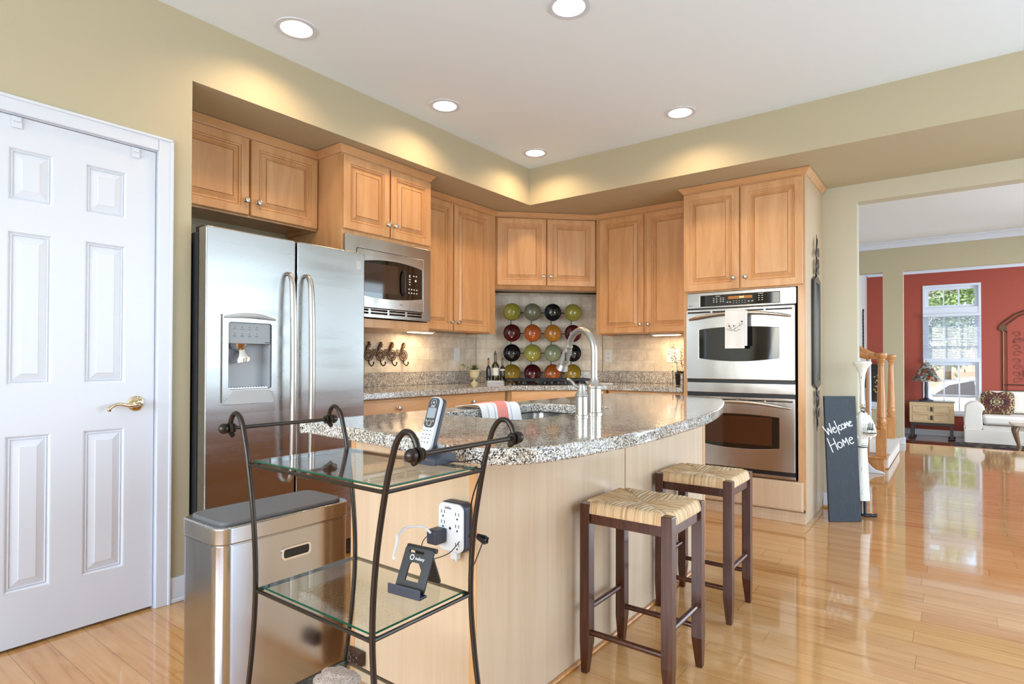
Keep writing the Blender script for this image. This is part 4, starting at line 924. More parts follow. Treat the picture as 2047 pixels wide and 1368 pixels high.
# phone
ZT = .8897
pc = thing('charging_dock', 'dark slanted cordless phone charging base on the top glass shelf', 'phone charger', (1.945,-4.085,ZT))
b = B(); b.prism([(-.035,0),(.035,0),(.035,.020),(.012,.026),(-.035,.010)], -.048, .048, bev=.002, M=Matrix(((0,0,1,0),(1,0,0,0),(0,1,0,0),(0,0,0,1)))); obj('base_shell', b, NAVYP, pc)
b = B(); b.tube([(-.040,.010,.020),(-.02,.014,.027),(.01,.018,.031),(.035,.016,.026)], [.004,.010,.012,.006], 10, 5, sc=(.5,1.2)); obj('cradle_ridge', b, GREYP, pc)
ph = thing('cordless_phone', 'silver and black cordless phone handset upright in its charging base', 'phone', (1.940,-4.098,ZT+.0255), 0, rx=math.radians(-19)); ph.scale = (.86,.86,.84)
b = B(); b.prism(rrect(-.022,.022,0,.148,.016,6), 0, .011, bev=.003, M=Matrix.Translation((0,.006,0)) @ XZ); obj('silver_shell', b, mat('silver_plastic', srgb(190,194,200), .3), ph)
b = B(); b.prism(rrect(-.0225,.0225,.0,.148,.016,6), 0, .012, bev=.003, M=Matrix.Translation((0,.0185,0)) @ XZ); obj('back_shell', b, NAVYP, ph)
b = B(); b.prism(rrect(-.0185,.0185,.062,.144,.012,6), 0, .0015, bev=.0004, M=Matrix.Translation((0,-.0052,0)) @ XZ); fa = obj('front_plate', b, mat('graphite_plastic', srgb(60,64,72), .25), ph)
b = B(); b.box(-.0145,.0145,-.0072,-.0068,.088,.116); obj('screen', b, mat('lcd_screen', srgb(136,144,152), .15), fa)
b = B(); b.tube([(.009*math.cos(2*PI*i/20),-.0070,.131+.009*math.sin(2*PI*i/20)) for i in range(20)], .0009, 6, closed=True); b.cyl((0,-.0066,.131),(0,-.0074,.131),.0035,n=14); obj('earpiece', b, GREYP, fa)
text('AT&T', .006, LEDW, fa, (0,-.0071,.1195), (PI/2,0,0))
b = B(); b.tube([(.0075*math.cos(2*PI*i/20),-.0072,.074+.0075*math.sin(2*PI*i/20)) for i in range(20)], .0012, 6, closed=True); b.box(-.015,-.010,-.0075,-.0068,.078,.083,.0005); b.box(.010,.015,-.0075,-.0068,.078,.083,.0005); obj('navigation_pad', b, CHROME, fa)
for r_ in range(4):
    for k in range(3):
        b = B(); b.box(-.0165+k*.0115,-.0075+k*.0115,-.0068,-.005,.050-r_*.0105,.0575-r_*.0105,.0008)
        key = obj('key', b, LEDW, ph); b = B(); b.box(-.0145+k*.0115,-.0100+k*.0115,-.0070,-.0068,.0525-r_*.0105,.0555-r_*.0105); obj('key_mark', b, NAVYP, key, 0)
b = B(); b.tube([(1.993,-4.07,.893),(2.03,-4.062,.896),(2.05,-4.046,.90),(2.055,-4.036,.88),(2.02,-4.030,.80),(1.99,-4.0,.70),(1.93,-3.93,.60),(1.86,-3.80,.625)], .0017, 6, 6)
pcd = thing('black_cord', 'thin black cord hanging from the phone base down the island', 'cord', (0,0,0)); obj('cord', b, BLACKP, pcd)
bd = thing('cord_bundle', 'tied bundle of black cord at the island corner', 'cord', (1.815,-3.775,.628))
b = B()
for k in range(5): a = 2*PI*k/5; b.tube([(-.02+.004*math.cos(a),.006*math.sin(a),.006*math.cos(a)),(.0,.003*math.sin(a),.003*math.cos(a)),(.032,.009*math.sin(a),-.006+.009*math.cos(a)),(.036,.004*math.sin(a),-.006+.004*math.cos(a))], .0042, 6, 4)
obj('loops', b, BLACKP, bd); b = B(); b.lathe([(.007,-.006),(.0085,-.005),(.0085,.005),(.007,.006)], axis='X', cap=False); obj('tie', b, mat('orange_tie', srgb(206,140,100), .6), bd)
b = B(); b.tube([(1.752,-3.775,.60),(1.735,-3.80,.57),(1.70,-3.83,.555),(1.665,-3.84,.562),(1.645,-3.815,.590),(1.652,-3.79,.61)], .0014, 6, 6)
tcd = thing('thin_black_cord', 'thin black cord looping below the surge protector', 'cord', (0,0,0)); obj('cord', b, BLACKP, tcd)
# tablet stand
ts = thing('tablet_stand', 'black folding tablet stand on the middle glass shelf', 'tablet stand', (1.946,-4.146,.6148), math.radians(6))
Rt = Matrix.Translation((0,0,.004)) @ Matrix.Rotation(math.radians(-25), 4, 'X')
b = B(); b.prism(rrect(-.040,.040,0,.092,.006,3), 0, .005, [[(-.018,.022),(.018,.022),(.018,.050),(.008,.060),(-.014,.060),(-.018,.054)],[(-.026,.080),(.014,.080),(.014,.0845),(-.026,.0845)]], bev=.001, M=Rt @ XZ); bp = obj('back_plate', b, BLACKP, ts)
b = B(); b.box(-.045,.045,-.018,.004,.0,.006,.002); b.box(-.045,.045,-.020,-.016,.0,.022,.002); b.xf(Matrix.Identity(4))
obj('front_lip', b, NAVYP, ts)
b = B(); b.cyl((-.040,.042,.086),(.040,.042,.086),.0055); obj('hinge', b, BLACKP, ts)
b = B(); b.prism(rrect(-.024,.024,0,.088,.006,3), 0, .004, M=Matrix.Translation((0,.080,.003)) @ Matrix.Rotation(math.radians(23),4,'X') @ XZ); obj('kick_leg', b, BLACKP, ts)
b = B(); b.tube([(-.014+.005*math.cos(2*PI*i/18),-.0055,.070+.005*math.sin(2*PI*i/18)) for i in range(18)], .0011, 6, closed=True); b.b.transform(Rt); obj('emblem', b, LEDW, bp)
tx = text('nulaxy', .010, LEDW, bp, (0,0,0), (0,0,0)); tx.data.transform(Rt @ Matrix.Translation((.008,-.0056,.069)) @ Matrix.Rotation(PI/2,4,'X'))

# ------------------------------------------------------------------ stools
RUSH = mat('woven_rush', srgb(204,170,124), .8)
_o = N(RUSH, 'ShaderNodeTexCoord'); _sp = N(RUSH, 'ShaderNodeSeparateXYZ'); L(RUSH, _o.outputs['Object'], _sp.inputs[0])
_ax = N(RUSH, 'ShaderNodeMath', operation='ABSOLUTE'); _ay = N(RUSH, 'ShaderNodeMath', operation='ABSOLUTE'); L(RUSH, _sp.outputs[0], _ax.inputs[0]); L(RUSH, _sp.outputs[1], _ay.inputs[0])
_mm = N(RUSH, 'ShaderNodeMath', operation='MAXIMUM'); L(RUSH, _ax.outputs[0], _mm.inputs[0]); L(RUSH, _ay.outputs[0], _mm.inputs[1])
_nm = N(RUSH, 'ShaderNodeMath', operation='MINIMUM'); L(RUSH, _ax.outputs[0], _nm.inputs[0]); L(RUSH, _ay.outputs[0], _nm.inputs[1])
_cc = N(RUSH, 'ShaderNodeCombineXYZ'); _k1 = N(RUSH, 'ShaderNodeMath', operation='MULTIPLY'); _k1.inputs[1].default_value = 480; L(RUSH, _nm.outputs[0], _k1.inputs[0]); _k2 = N(RUSH, 'ShaderNodeMath', operation='MULTIPLY'); _k2.inputs[1].default_value = 9; L(RUSH, _mm.outputs[0], _k2.inputs[0])
L(RUSH, _k1.outputs[0], _cc.inputs[0]); L(RUSH, _k2.outputs[0], _cc.inputs[1]); L(RUSH, _sp.outputs[2], _cc.inputs[2])
_no = N(RUSH, 'ShaderNodeTexNoise', Scale=1.0, Detail=3); L(RUSH, _cc.outputs[0], _no.inputs['Vector'])
_rp = ramp(RUSH, [(.3, srgb(166,122,80)), (.42, srgb(200,162,118)), (.56, srgb(222,194,154)), (.75, srgb(236,220,190))]); L(RUSH, _no.outputs[0], _rp.inputs[0]); L(RUSH, _rp.outputs[0], bsdf(RUSH).inputs['Base Color'])
def stool(label, x, y, rz):
    t = thing('bar_stool', label, 'stool', (x, y, 0), rz, 'dark wooden stools with rush seats'); HX, HY, S = .172, .158, .019
    for sx in (-1,1):
        for sy in (-1,1):
            b = B(); cx, cy = sx*(HX-S), sy*(HY-S); b.box(cx-S,cx+S,cy-S,cy+S,.0,.605,.0025)
            for v in b.b.verts:
                if v.co.z < .02: v.co.x = cx+(v.co.x-cx)*.62-sx*-.004; v.co.y = cy+(v.co.y-cy)*.62+sy*.004
            bm_ = b.b; bmesh.ops.bisect_plane(bm_, geom=bm_.verts[:]+bm_.edges[:]+bm_.faces[:], plane_co=(0,0,.11), plane_no=(0,0,1))
            for v in bm_.verts:
                if abs(v.co.z-.11) < .001: v.co.x = cx+math.copysign(S, v.co.x-cx); v.co.y = cy+math.copysign(S, v.co.y-cy)
            lg_ = obj('leg', b, MAHO, t, 0); b = B(); b.cyl((cx,cy,.0),(cx,cy,.0025),.009,n=10); 
    for sy in (-1,1): b = B(); b.box(-HX+2*S,HX-2*S,sy*(HY-S)-.009,sy*(HY-S)+.009,.535,.585,.002); obj('rail', b, MAHO, t)
    for sx in (-1,1): b = B(); b.box(sx*(HX-S)-.009,sx*(HX-S)+.009,-HY+2*S,HY-2*S,.535,.585,.002); obj('rail', b, MAHO, t)
    for sx in (-1,1): b = B(); b.cyl((sx*(HX-S),-HY+2*S-.004,.225),(sx*(HX-S),HY-2*S+.004,.225),.0105,n=12); obj('stretcher', b, MAHO, t)
    for sy in (-1,1): b = B(); b.cyl((-HX+2*S-.004,sy*(HY-S),.145),(HX-2*S+.004,sy*(HY-S),.145),.0105,n=12); obj('stretcher', b, MAHO, t)
    # rush seat: pillow grid with cord ridges, four triangles meeting in the middle
    n = 130; tb = bmesh.new(); g = []
    AX, AY = HX-.002, HY-.002
    for i in range(n+1):
        row = []
        for j in range(n+1):
            u = -1+2*i/n; v = -1+2*j/n; x_ = u*AX; y_ = v*AY
            m_ = max(abs(u), abs(v)); c_ = min(abs(u), abs(v))
            edge = min(1, (1-m_)/.10); z_ = .578+.030*math.sqrt(max(0, 1-(1-edge)**2))
            dip = max(0, 1-abs(abs(u)-abs(v))/.10)*(.008*min(1,(m_)*1.2)); z_ -= dip*.6*edge
            z_ += .006*min(1,m_*1.5)*edge-.004*(1-m_)
            s_ = (abs(x_) if abs(u) < abs(v) else abs(y_)); ph_ = noise.noise(Vector((x_*18,y_*18,1)))*1.4
            z_ += .0018*math.sin(s_*2*PI/.0062+ph_)*min(1, edge*1.4)
            nx = .0014*math.sin(s_*2*PI/.0062+ph_) if edge < .8 else 0
            if abs(u) > abs(v): x_ += math.copysign(nx, u)
            else: y_ += math.copysign(nx, v)
            if abs(u) > .80 and abs(v) > .78: # notch for leg tops
                z_ = min(z_, .600) if m_ < .93 else min(z_, .59)
            row.append(tb.verts.new((x_, y_, z_)))
        g.append(row)
    for i in range(n):
        for j in range(n):
            u = -1+2*(i+.5)/n; v = -1+2*(j+.5)/n
            if abs(u) > .80 and abs(v) > .78: continue
            tb.faces.new((g[i][j], g[i+1][j], g[i+1][j+1], g[i][j+1]))
    bmesh.ops.delete(tb, geom=[v for v in tb.verts if not v.link_faces], context='VERTS')
    # underside skirt
    be = [e_ for e_ in tb.edges if e_.is_boundary]; r_ = bmesh.ops.extrude_edge_only(tb, edges=be)
    for v in [v for v in r_['geom'] if isinstance(v, bmesh.types.BMVert)]: v.co.z = .572; v.co.x *= .985; v.co.y *= .985
    b = B(); b.b = tb; obj('seat', b, RUSH, t, 80)
    return t
stool('dark wooden bar stool with woven rush seat, nearer to the camera', 1.976, -3.035, 0)
stool('dark wooden bar stool with woven rush seat, farther off beside the oven', 1.958, -2.335, 0)

# ------------------------------------------------------------------ chalkboard and chef figure
cbd = thing('chalkboard', 'tall narrow black chalkboard reading Welcome Home, leaning beside the oven cabinet', 'chalkboard', (2.268,-.372,.0), math.radians(38), rx=math.radians(-4.2))
CBW = .112; CBH = .873
CHK = mat('chalkboard_slate', srgb(44,54,66), .5)
_q = N(CHK, 'ShaderNodeTexNoise', Scale=9, Detail=6, Roughness=.7, Distortion=2); _w = ramp(CHK, [(.45, srgb(24,31,40)), (.68, srgb(36,44,56)), (.85, srgb(76,88,106))]); L(CHK, _q.outputs[0], _w.inputs[0]); L(CHK, _w.outputs[0], bsdf(CHK).inputs['Base Color'])
b = B(); b.box(-CBW,CBW,-.009,.009,.001,CBH,.002); bdp = obj('board', b, CHK, cbd)
CHALK = mat('white_chalk', srgb(232,236,238), .9)
def strokes(name, L_, ox, oz, sc, rot, r=.0034):
    b = B(); c_, s_ = math.cos(rot), math.sin(rot)
    for st_ in L_:
        p = [(ox+(x*c_-z*s_)*sc, -.0092, oz+(x*s_+z*c_)*sc) for x, z in st_]
        b.tube(p, r, 6, 3 if len(p) > 2 else 0, sc=None)
    for v in b.b.verts: v.co.y = -.0092+(v.co.y+.0092)*.25
    return obj(name, b, CHALK, bdp)
arc = lambda cx, cz, rx, rz, a0, a1, n=9: [(cx+rx*math.cos(math.radians(a0+(a1-a0)*i/n)), cz+rz*math.sin(math.radians(a0+(a1-a0)*i/n))) for i in range(n+1)]
strokes('welcome_lettering', [[(0,1.25),(.32,.1)],[(.32,.1),(.48,.85)],[(.48,.85),(.74,.1)],[(.74,.1),(.86,1.3)],
  [(.98,.45),(1.30,.52)],arc(1.15,.38,.2,.30,30,330), [(1.50,1.35),(1.52,-.28)],
  arc(1.86,.38,.19,.27,50,320), arc(2.22,.40,.19,.26,0,360,12),
  [(2.48,.1),(2.52,.72)],[(2.52,.72),(2.66,.3)],[(2.66,.3),(2.80,.72)],[(2.80,.72),(2.88,.1)],
  [(3.0,.42),(3.28,.48)],arc(3.15,.36,.18,.28,30,320)], -.107, .588, .062, math.radians(21))
strokes('home_lettering', [[(0,1.35),(.1,-.25)],[(.05,.5),(.62,.62)],[(.62,1.15),(.72,-.15)],arc(1.08,.28,.24,.30,0,360,12),
  [(1.46,0),(1.50,.78)],[(1.50,.78),(1.72,.3)],[(1.72,.3),(1.94,.82)],[(1.94,.82),(2.02,.0)],[(2.2,.40),(2.62,.50)],arc(2.42,.36,.24,.34,30,320)], -.078, .492, .066, math.radians(17))
cf = thing('chef_figurine', 'tall slender white chef statue with black boots, holding a tray of wine bottles', 'statue', (2.350,-.135,0), math.radians(30)); cf.scale = (.86,.86,1)
WC = mat('worn_white_enamel', srgb(228,226,216), .4)
_q = N(WC, 'ShaderNodeTexNoise', Scale=11, Detail=5); _w = ramp(WC, [(.0, srgb(228,226,216)), (.69, srgb(230,228,220)), (.72, srgb(60,50,44))]); L(WC, _q.outputs[0], _w.inputs[0]); L(WC, _w.outputs[0], bsdf(WC).inputs['Base Color'])
SKIN = mat('painted_skin', srgb(226,206,176), .5)
b = B(); b.lathe([(0,.115),(.056,.118),(.052,.20),(.044,.34),(.037,.47),(.038,.50),(.043,.53),(.050,.60),(.055,.66),(.052,.71),(.036,.745),(.016,.757),(.013,.77),(0,.77)], n=28)
for v in b.b.verts: v.co.y *= .72
body = obj('body', b, WC, cf)
b = B(); b.tube([(x_, -.0-.72*.041*1.0+.0, .515) for x_ in (-.02,.02)], .002, 6); b.lathe([(.0378,.498),(.0395,.502),(.0378,.506)], cap=False, n=28)
for k in range(6):
    z_ = .53+k*.034; r_ = .044+.010*math.sin(min(1,(z_-.5)/.17)*PI/2)
    for x_ in (-.007,.011): b.sph((x_, -.72*r_*.98, z_), .0024, 8)
for v in b.b.verts:
    pass
obj('coat_buttons', b, BLACKP, body)
b = B(); b.sph((0,-.002,.792), .021, 16, (.85,.95,1.25)); b.sph((0,-.024,.792), .0055, 8, (.7,1.3,1)); b.sph((-.019,0,.79), .005, 8); b.sph((.019,0,.79), .005, 8)
hd_ = obj('head', b, SKIN, cf)
b = B(); b.tube([(-.016,-.021,.786),(-.008,-.026,.781),(0,-.025,.785),(.008,-.026,.781),(.016,-.021,.786)], [.0015,.0035,.003,.0035,.0015], 6, 3)
for s_ in (-1,1): b.sph((s_*.0075,-.0215,.800), .0022, 8); b.tube([(s_*.004,-.0215,.808),(s_*.011,-.0205,.809)], .0013, 5)
b.tube([(-.005,-.022,.774),(.005,-.022,.774)], .0014, 5); obj('moustache_and_eyes', b, BLACKP, hd_)
b = B(); b.lathe([(.0125,.752),(.016,.757),(.013,.764)], cap=False, n=16); b.sph((.004,-.022,.752), .006, 8, (1.6,.6,1)); obj('neck_scarf', b, BLACKP, cf)
b = B(); b.lathe([(0,.812),(.020,.808),(.019,.83),(.0165,.90),(.0185,.97),(.026,1.03),(.042,1.07),(.064,1.092),(.072,1.105),(.064,1.117),(.045,1.113),(.03,1.12),(0,1.116)], n=24)
for v in b.b.verts:
    a = math.atan2(v.co.y, v.co.x)
    if v.co.z > 1.05: v.co.x *= 1+.06*math.sin(a*6); v.co.y *= 1+.06*math.sin(a*6)
obj('tall_hat', b, WC, cf)
b = B(); b.tube([(.040,0,.725),(.062,-.004,.69),(.080,-.012,.645),(.086,-.026,.605),(.072,-.050,.590),(.050,-.062,.588)], [.015,.016,.015,.0135,.011,.008], 12, 4)
b.sph((.040,-.064,.588), .010, 10, (1,1,.6))
for k in range(4): b.tube([(.036-.003*k,-.060-.006*k+.006,.588),(.026-.003*k,-.070-.004*k+.006,.586),(.022-.002*k,-.070-.004*k+.006,.582)], [.0032,.0028,.0022], 6)
b.tube([(.044,-.070,.590),(.046,-.080,.596)], [.0034,.0026], 6); arm = obj('left_arm', b, WC, cf)
b = B(); b.tube([(-.040,0,.725),(-.060,.004,.68),(-.064,0,.62),(-.056,-.02,.58)], [.015,.015,.0135,.011], 12, 4); b.sph((-.054,-.026,.576), .010, 10); 
for k in range(4): b.tube([(-.060+.004*k,-.030,.574),(-.060+.004*k,-.038,.566)], [.003,.0022], 6)
b.tube([(-.046,-.028,.578),(-.042,-.036,.574)], [.0034,.0026], 6); obj('right_arm', b, WC, cf)
b = B(); b.lathe([(0,0),(.030,0),(.048,.010),(.050,.014),(.046,.013),(.029,.005),(0,.005)], (.026,-.076,.596)); ty = obj('tray', b, WC, cf)
b = B(); b.tube([(.026+.049*math.cos(2*PI*i/26), -.076+.049*math.sin(2*PI*i/26), .609) for i in range(26)], .0022, 6, closed=True); obj('tray_rim', b, BRONZED, ty)
for x_, y_ in ((.010,-.082),(.028,-.070),(.044,-.080)):
    b = B(); b.lathe([(0,0),(.0085,0),(.0085,.038),(.0035,.052),(.003,.074),(.0038,.076),(0,.076)], (x_,y_,.601), 14); bt = obj('wine_bottle', b, BG, ty)
    b = B(); b.lathe([(.0089,.010),(.0089,.028)], (x_,y_,.601), 14, cap=False); obj('bottle_label', b, LBL, bt)
for s_ in (-1,1):
    b = B(); b.tube([(s_*.018,0,.135),(s_*.018,0,.06),(s_*.019,-.002,.03),(s_*.020,-.006,.018)], [.0135,.012,.0125,.014], 12, 4)
    b.tube([(s_*.020,.010,.012),(s_*.020+.022,-.014,.012),(s_*.020+.052,-.018,.011),(s_*.020+.080,-.018,.015)], [.011,.0105,.010,.0135], 12, 4)
    for v in b.b.verts: v.co.z = max(v.co.z, .0008)
    obj('boot', b, BLACKP, cf)

# ------------------------------------------------------------------ hall : inner wall, half wall, stairs
b = B(); b.box(2.10, 2.335, 4.45, 4.57, 0, 2.345); b.box(.9, 2.10, 4.45, 4.57, 0, .49); b.box(.9, 4.95, 4.45, 4.57, 2.345, HC+.07);
b.box(4.7, 4.95, 4.45, 4.57, 0, 2.345); struct('wall_hall', b, TAN)
b = B(); b.box(.9, 2.10, 4.42, 4.60, .49, .555, .006); b.box(.9, 2.098, 4.435, 4.4495, .46, .489, .003); struct('trim_6', b, WHITE)
b = B(); b.box(.84, .9, .12, 7.62, -.18, HC+.06); struct('wall_hall_left', b, GREYW)
b = B(); b.box(2.25, 2.349, 4.436, 4.4495, 0, .09, .003); b.box(2.336, 2.349, 4.45, 4.57, 0, .09, .003); struct('baseboard_hall', b, WHITE)
def crownstrip(name, p0, p1, m, h=.085, out=.075, z=HC, nrm=(0,-1)):
    prof = [(0,0),(out,0),(out,-.014),(out*.72,-.024),(out*.38,-h*.62),(.016,-h*.86),(.012,-h),(0,-h)]; t = bmesh.new(); rs = []
    for p in (p0, p1): rs.append([t.verts.new((p[0]+nrm[0]*d, p[1]+nrm[1]*d, z+zz)) for d, zz in prof])
    n = len(prof)
    for i in range(n): t.faces.new((rs[0][i], rs[0][(i+1) % n], rs[1][(i+1) % n], rs[1][i]))
    t.faces.new(rs[0]); t.faces.new(rs[1][::-1]); b = B(); b.b = t; return struct(name, b, m)
crownstrip('trim_7', (1.42,4.449), (4.84,4.449), WHITE)
# stairs rising to the left
sc_ = thing('staircase', 'oak staircase with carpeted treads rising to the left beyond the opening', 'staircase', (2.33,1.94,0))
CARPET = mat('cream_carpet', srgb(222,214,204), .95)
RH, TD, SWD = .156, .265, 1.90
for k in range(5):
    b = B(); x1_ = -k*TD; b.box(x1_-TD*(5-k), x1_-.02, .02, SWD, k*RH+.0005, (k+1)*RH-.028); ri = obj('riser_block', b, OAK, sc_)
    b = B(); b.box(x1_-TD-.0, x1_+.012, -.012, SWD, (k+1)*RH-.027, (k+1)*RH, .006); obj('tread', b, OAK, sc_)
    b = B(); b.box(x1_-TD, x1_+.020, .20, SWD-.16, (k+1)*RH+.0005, (k+1)*RH+.010, .004); b.box(x1_-.0195, x1_+.004, .20, SWD-.16, k*RH+.012, (k+1)*RH-.0275, .002); obj('carpet_runner', b, CARPET, sc_)
def newel(px, py, top, base):
    b = B(); b.box(px-.045,px+.045,py-.045,py+.045,base,base+.27,.004)
    b.lathe([(.040,base+.27),(.046,base+.285),(.046,base+.295),(.032,base+.305),(.045,base+.34),(.047,base+.36),(.035,base+.385),(.042,base+.392),(.042,base+.402),(.040,base+.42),(.036,base+.60),(.028,top-.16),(.026,top-.13),(.032,top-.122),(.032,top-.112),(.024,top-.10),(.030,top-.085),(.038,top-.075),(.034,top-.062),(.044,top-.055),(.056,top-.035),(.060,top-.020),(.056,top-.004),(0,top)], (px,py,0), 28)
    return obj('newel_post', b, OAK, sc_)
newel(-.045, .055, 1.205, RH); newel(-.075, 1.64, 1.200, RH)
for yy_ in (.055, 1.64):
    b = B(); b.tube([(-.04,yy_,1.175),(-.16,yy_,1.170),(-.25,yy_,1.195),(-.36,yy_,1.255),(-.62,yy_,1.405),(-1.30,yy_,1.80)], [.033]*6, 14, 6, sc=(1,.85)); obj('handrail', b, OAK, sc_)
    for k, xx_ in enumerate((-.165,-.30,-.42,-.56,-.69,-.82,-.95)):
        st_i = int(-xx_/TD); z0_ = (st_i+1)*RH; z1_ = 1.15 if xx_ > -.2 else 1.155+(-xx_-.22)*.575
        b = B(); b.box(xx_-.016,xx_+.016,yy_-.016,yy_+.016,z0_+.0005,z0_+.16,.002); b.lathe([(.014,z0_+.16),(.018,z0_+.175),(.011,z0_+.195),(.017,z0_+.25),(.011,z1_)], (xx_,yy_,0), 14); obj('baluster', b, OAK if k == 0 else WHITE, sc_)
# white scroll foot on the floor by the stair
wf = thing('white_scroll_foot', 'white scroll-shaped wooden foot on the floor beside the first stair', 'scroll bracket', (2.20,1.84,.001), 0)
b = B(); b.prism(smooth2([(-.12,.0),(-.13,.10),(-.085,.155),(-.045,.145),(-.01,.09),(.04,.040),(.10,.022),(.125,.008)],5)+[(.125,0),(-.12,0)], 0, .035, bev=.004, M=XZ); obj('scroll', b, WHITE, wf, 40)

# ------------------------------------------------------------------ living room beyond
YL = 7.6
b = B(); b.box(.9, 2.44, YL, YL+.12, -.18, HC+.06); b.box(3.25, 6.4, YL, YL+.12, -.18, HC+.06); b.box(2.44, 3.25, YL, YL+.12, -.18, .20); b.box(2.44, 3.25, YL, YL+.12, 2.46, HC+.06); struct('wall_living', b, REDP)
b = B(); b.box(1.49, 1.587, 4.58, YL-.001, -.18, HC+.06); struct('wall_living_left', b, GREYW)
b = B(); b.box(6.3, 6.4, 4.57, YL, -.18, .3); b.box(6.3, 6.4, 4.57, YL, 2.4, HC+.06); b.box(6.3, 6.4, 4.57, 4.8, .3, 2.4); b.box(6.3, 6.4, 5.9, YL, .3, 2.4); struct('wall_living_right', b, REDP)
sash('window_4', -.55, .55, .3, 2.4, 3, 5, (6.35,5.35,0), PI/2)
crownstrip('trim_8', (1.6,YL-.001), (6.29,YL-.001), WHITE, .13, .10, HC+.06)
crownstrip('trim_9', (1.588,4.6), (1.588,YL-.11), WHITE, .13, .10, HC+.06, (1,0))
b = B(); b.box(1.6, 2.44, YL-.014, YL, -.18, -.075, .003); b.box(2.44, 6.3, YL-.014, YL, -.18, -.075, .003); struct('baseboard_living', b, WHITE)
b = B(); b.box(2.30, 4.9, 4.545, 4.60, -.02, .003, .004); struct('trim_10', b, OAK)
# window_1 with casing, transom, muntins, glass
w1 = bpy.data.objects.new('window_1', None); COL.objects.link(w1); w1['kind'] = 'structure'; w1.location = (2.845, YL, 0); tag(w1, 'tall white living room window with transom and half-lowered blind', 'window'); 
b = B(); wx = .405
b.box(-wx+.0008,-wx+.035,-.018,.119,.2008,2.459); b.box(wx-.035,wx-.0008,-.018,.119,.2008,2.459); b.box(-wx+.035,wx-.035,-.017,.12,2.42,2.459); b.box(-wx-.0,wx+.0,-.03,-.0185,.18,.225); b.box(-wx+.035,wx-.035,-.0185,.12,.201,.225); b.box(-wx+.035,wx-.035,-.01,.12,1.945,2.06); obj('window_frame', b, WHITE, w1, 0)
b = B()
for (z0_, z1_, nx, nz) in ((.225,1.10,3,3),(1.10,1.945,3,2),(2.06,2.42,3,1)):
    b.box(-wx+.035,-wx+.085,.05,.09,z0_,z1_); b.box(wx-.085,wx-.035,.05,.09,z0_,z1_); b.box(-wx+.085,wx-.085,.05,.09,z0_,z0_+.045); b.box(-wx+.085,wx-.085,.05,.09,z1_-.045,z1_)
    for i in range(1,nx): x = -wx+.085+(2*wx-.17)*i/nx; b.box(x-.011,x+.011,.06,.08,z0_+.045,z1_-.045)
    for i in range(1,nz): z = z0_+.045+(z1_-z0_-.09)*i/nz; b.box(-wx+.085,wx-.085,.061,.079,z-.011,z+.011)
obj('sash', b, WHITE, w1, 0)
b = B(); b.box(-wx+.05,wx-.05,.068,.072,.23,2.41); obj('pane', b, WGLASS, w1, 0)
bl = thing('window_blind', 'white slatted blind half lowered in the living room window', 'blind', (2.845, YL-.045, 0))
b = B(); b.box(-wx+.003,wx-.003,-.025,.025,1.90,1.945,.004); obj('head_rail', b, WHITE, bl)
b = B(); b.box(-wx+.008,wx-.008,-.022,.022,1.11,1.17,.006); obj('bottom_rail', b, WHITE, bl)
b = B()
for k in range(34): z = 1.18+k*.0215; b.box(-wx+.008,wx-.008,-.0125,.0125,-.0009,.0009).xf(Matrix.Translation((0,0,z)) @ Matrix.Rotation(math.radians(28),4,'X'))
obj('slats', b, WHITE, bl, 0)
b = B()
for x in (-.25,.25): b.cyl((x,0,1.17),(x,0,1.90),.0015,n=6)
obj('cords', b, WHITE, bl)
# console
cs = thing('console_chest', 'low blond wood chest with four drawer panels on a dark stand, under the window', 'chest', (2.575,7.16,-.18))
b = B(); b.box(-.305,.305,-.20,.20,.275,.62,.004); obj('case', b, PALEOAK, cs)
b = B(); b.box(-.318,.318,-.212,.212,.621,.637,.003); obj('top', b, mat('dark_slate_top', srgb(60,60,66), .12), cs)
for sx in (-1,1):
    for zz_ in (.355,.50):
        x0_ = .030 if sx > 0 else -.255; b = B(); b.rings(x0_, x0_+.225, zz_-.055, zz_+.065, [(0,0),(0,-.008),(.010,-.010),(.016,-.002),(.02,-.002)]); o = obj('drawer', b, PALEOAK, cs, 20, (0,-.2005,0))
for zz_ in (.36,.505): b = B(); b.box(-.014,.014,-.213,-.201,zz_-.035,zz_+.035,.003); obj('drawer_pull', b, BLACKP, cs)
b = B(); b.box(-.29,.29,-.19,-.165,.225,.2745); b.box(-.29,.29,.165,.19,.225,.2745); b.box(-.29,-.265,-.165,.165,.225,.2745); b.box(.265,.29,-.165,.165,.225,.2745); obj('stand_rail', b, DARKWOOD, cs)
for sx in (-1,1):
    for sy in (-1,1): b = B(); b.box(sx*.27-.022,sx*.27+.022,sy*.175-.022,sy*.175+.022,.03,.2245,.003); b.box(sx*.27-.05,sx*.27+.05,sy*.175-.03,sy*.175+.03,.0005,.03,.010); obj('leg', b, DARKWOOD, cs)
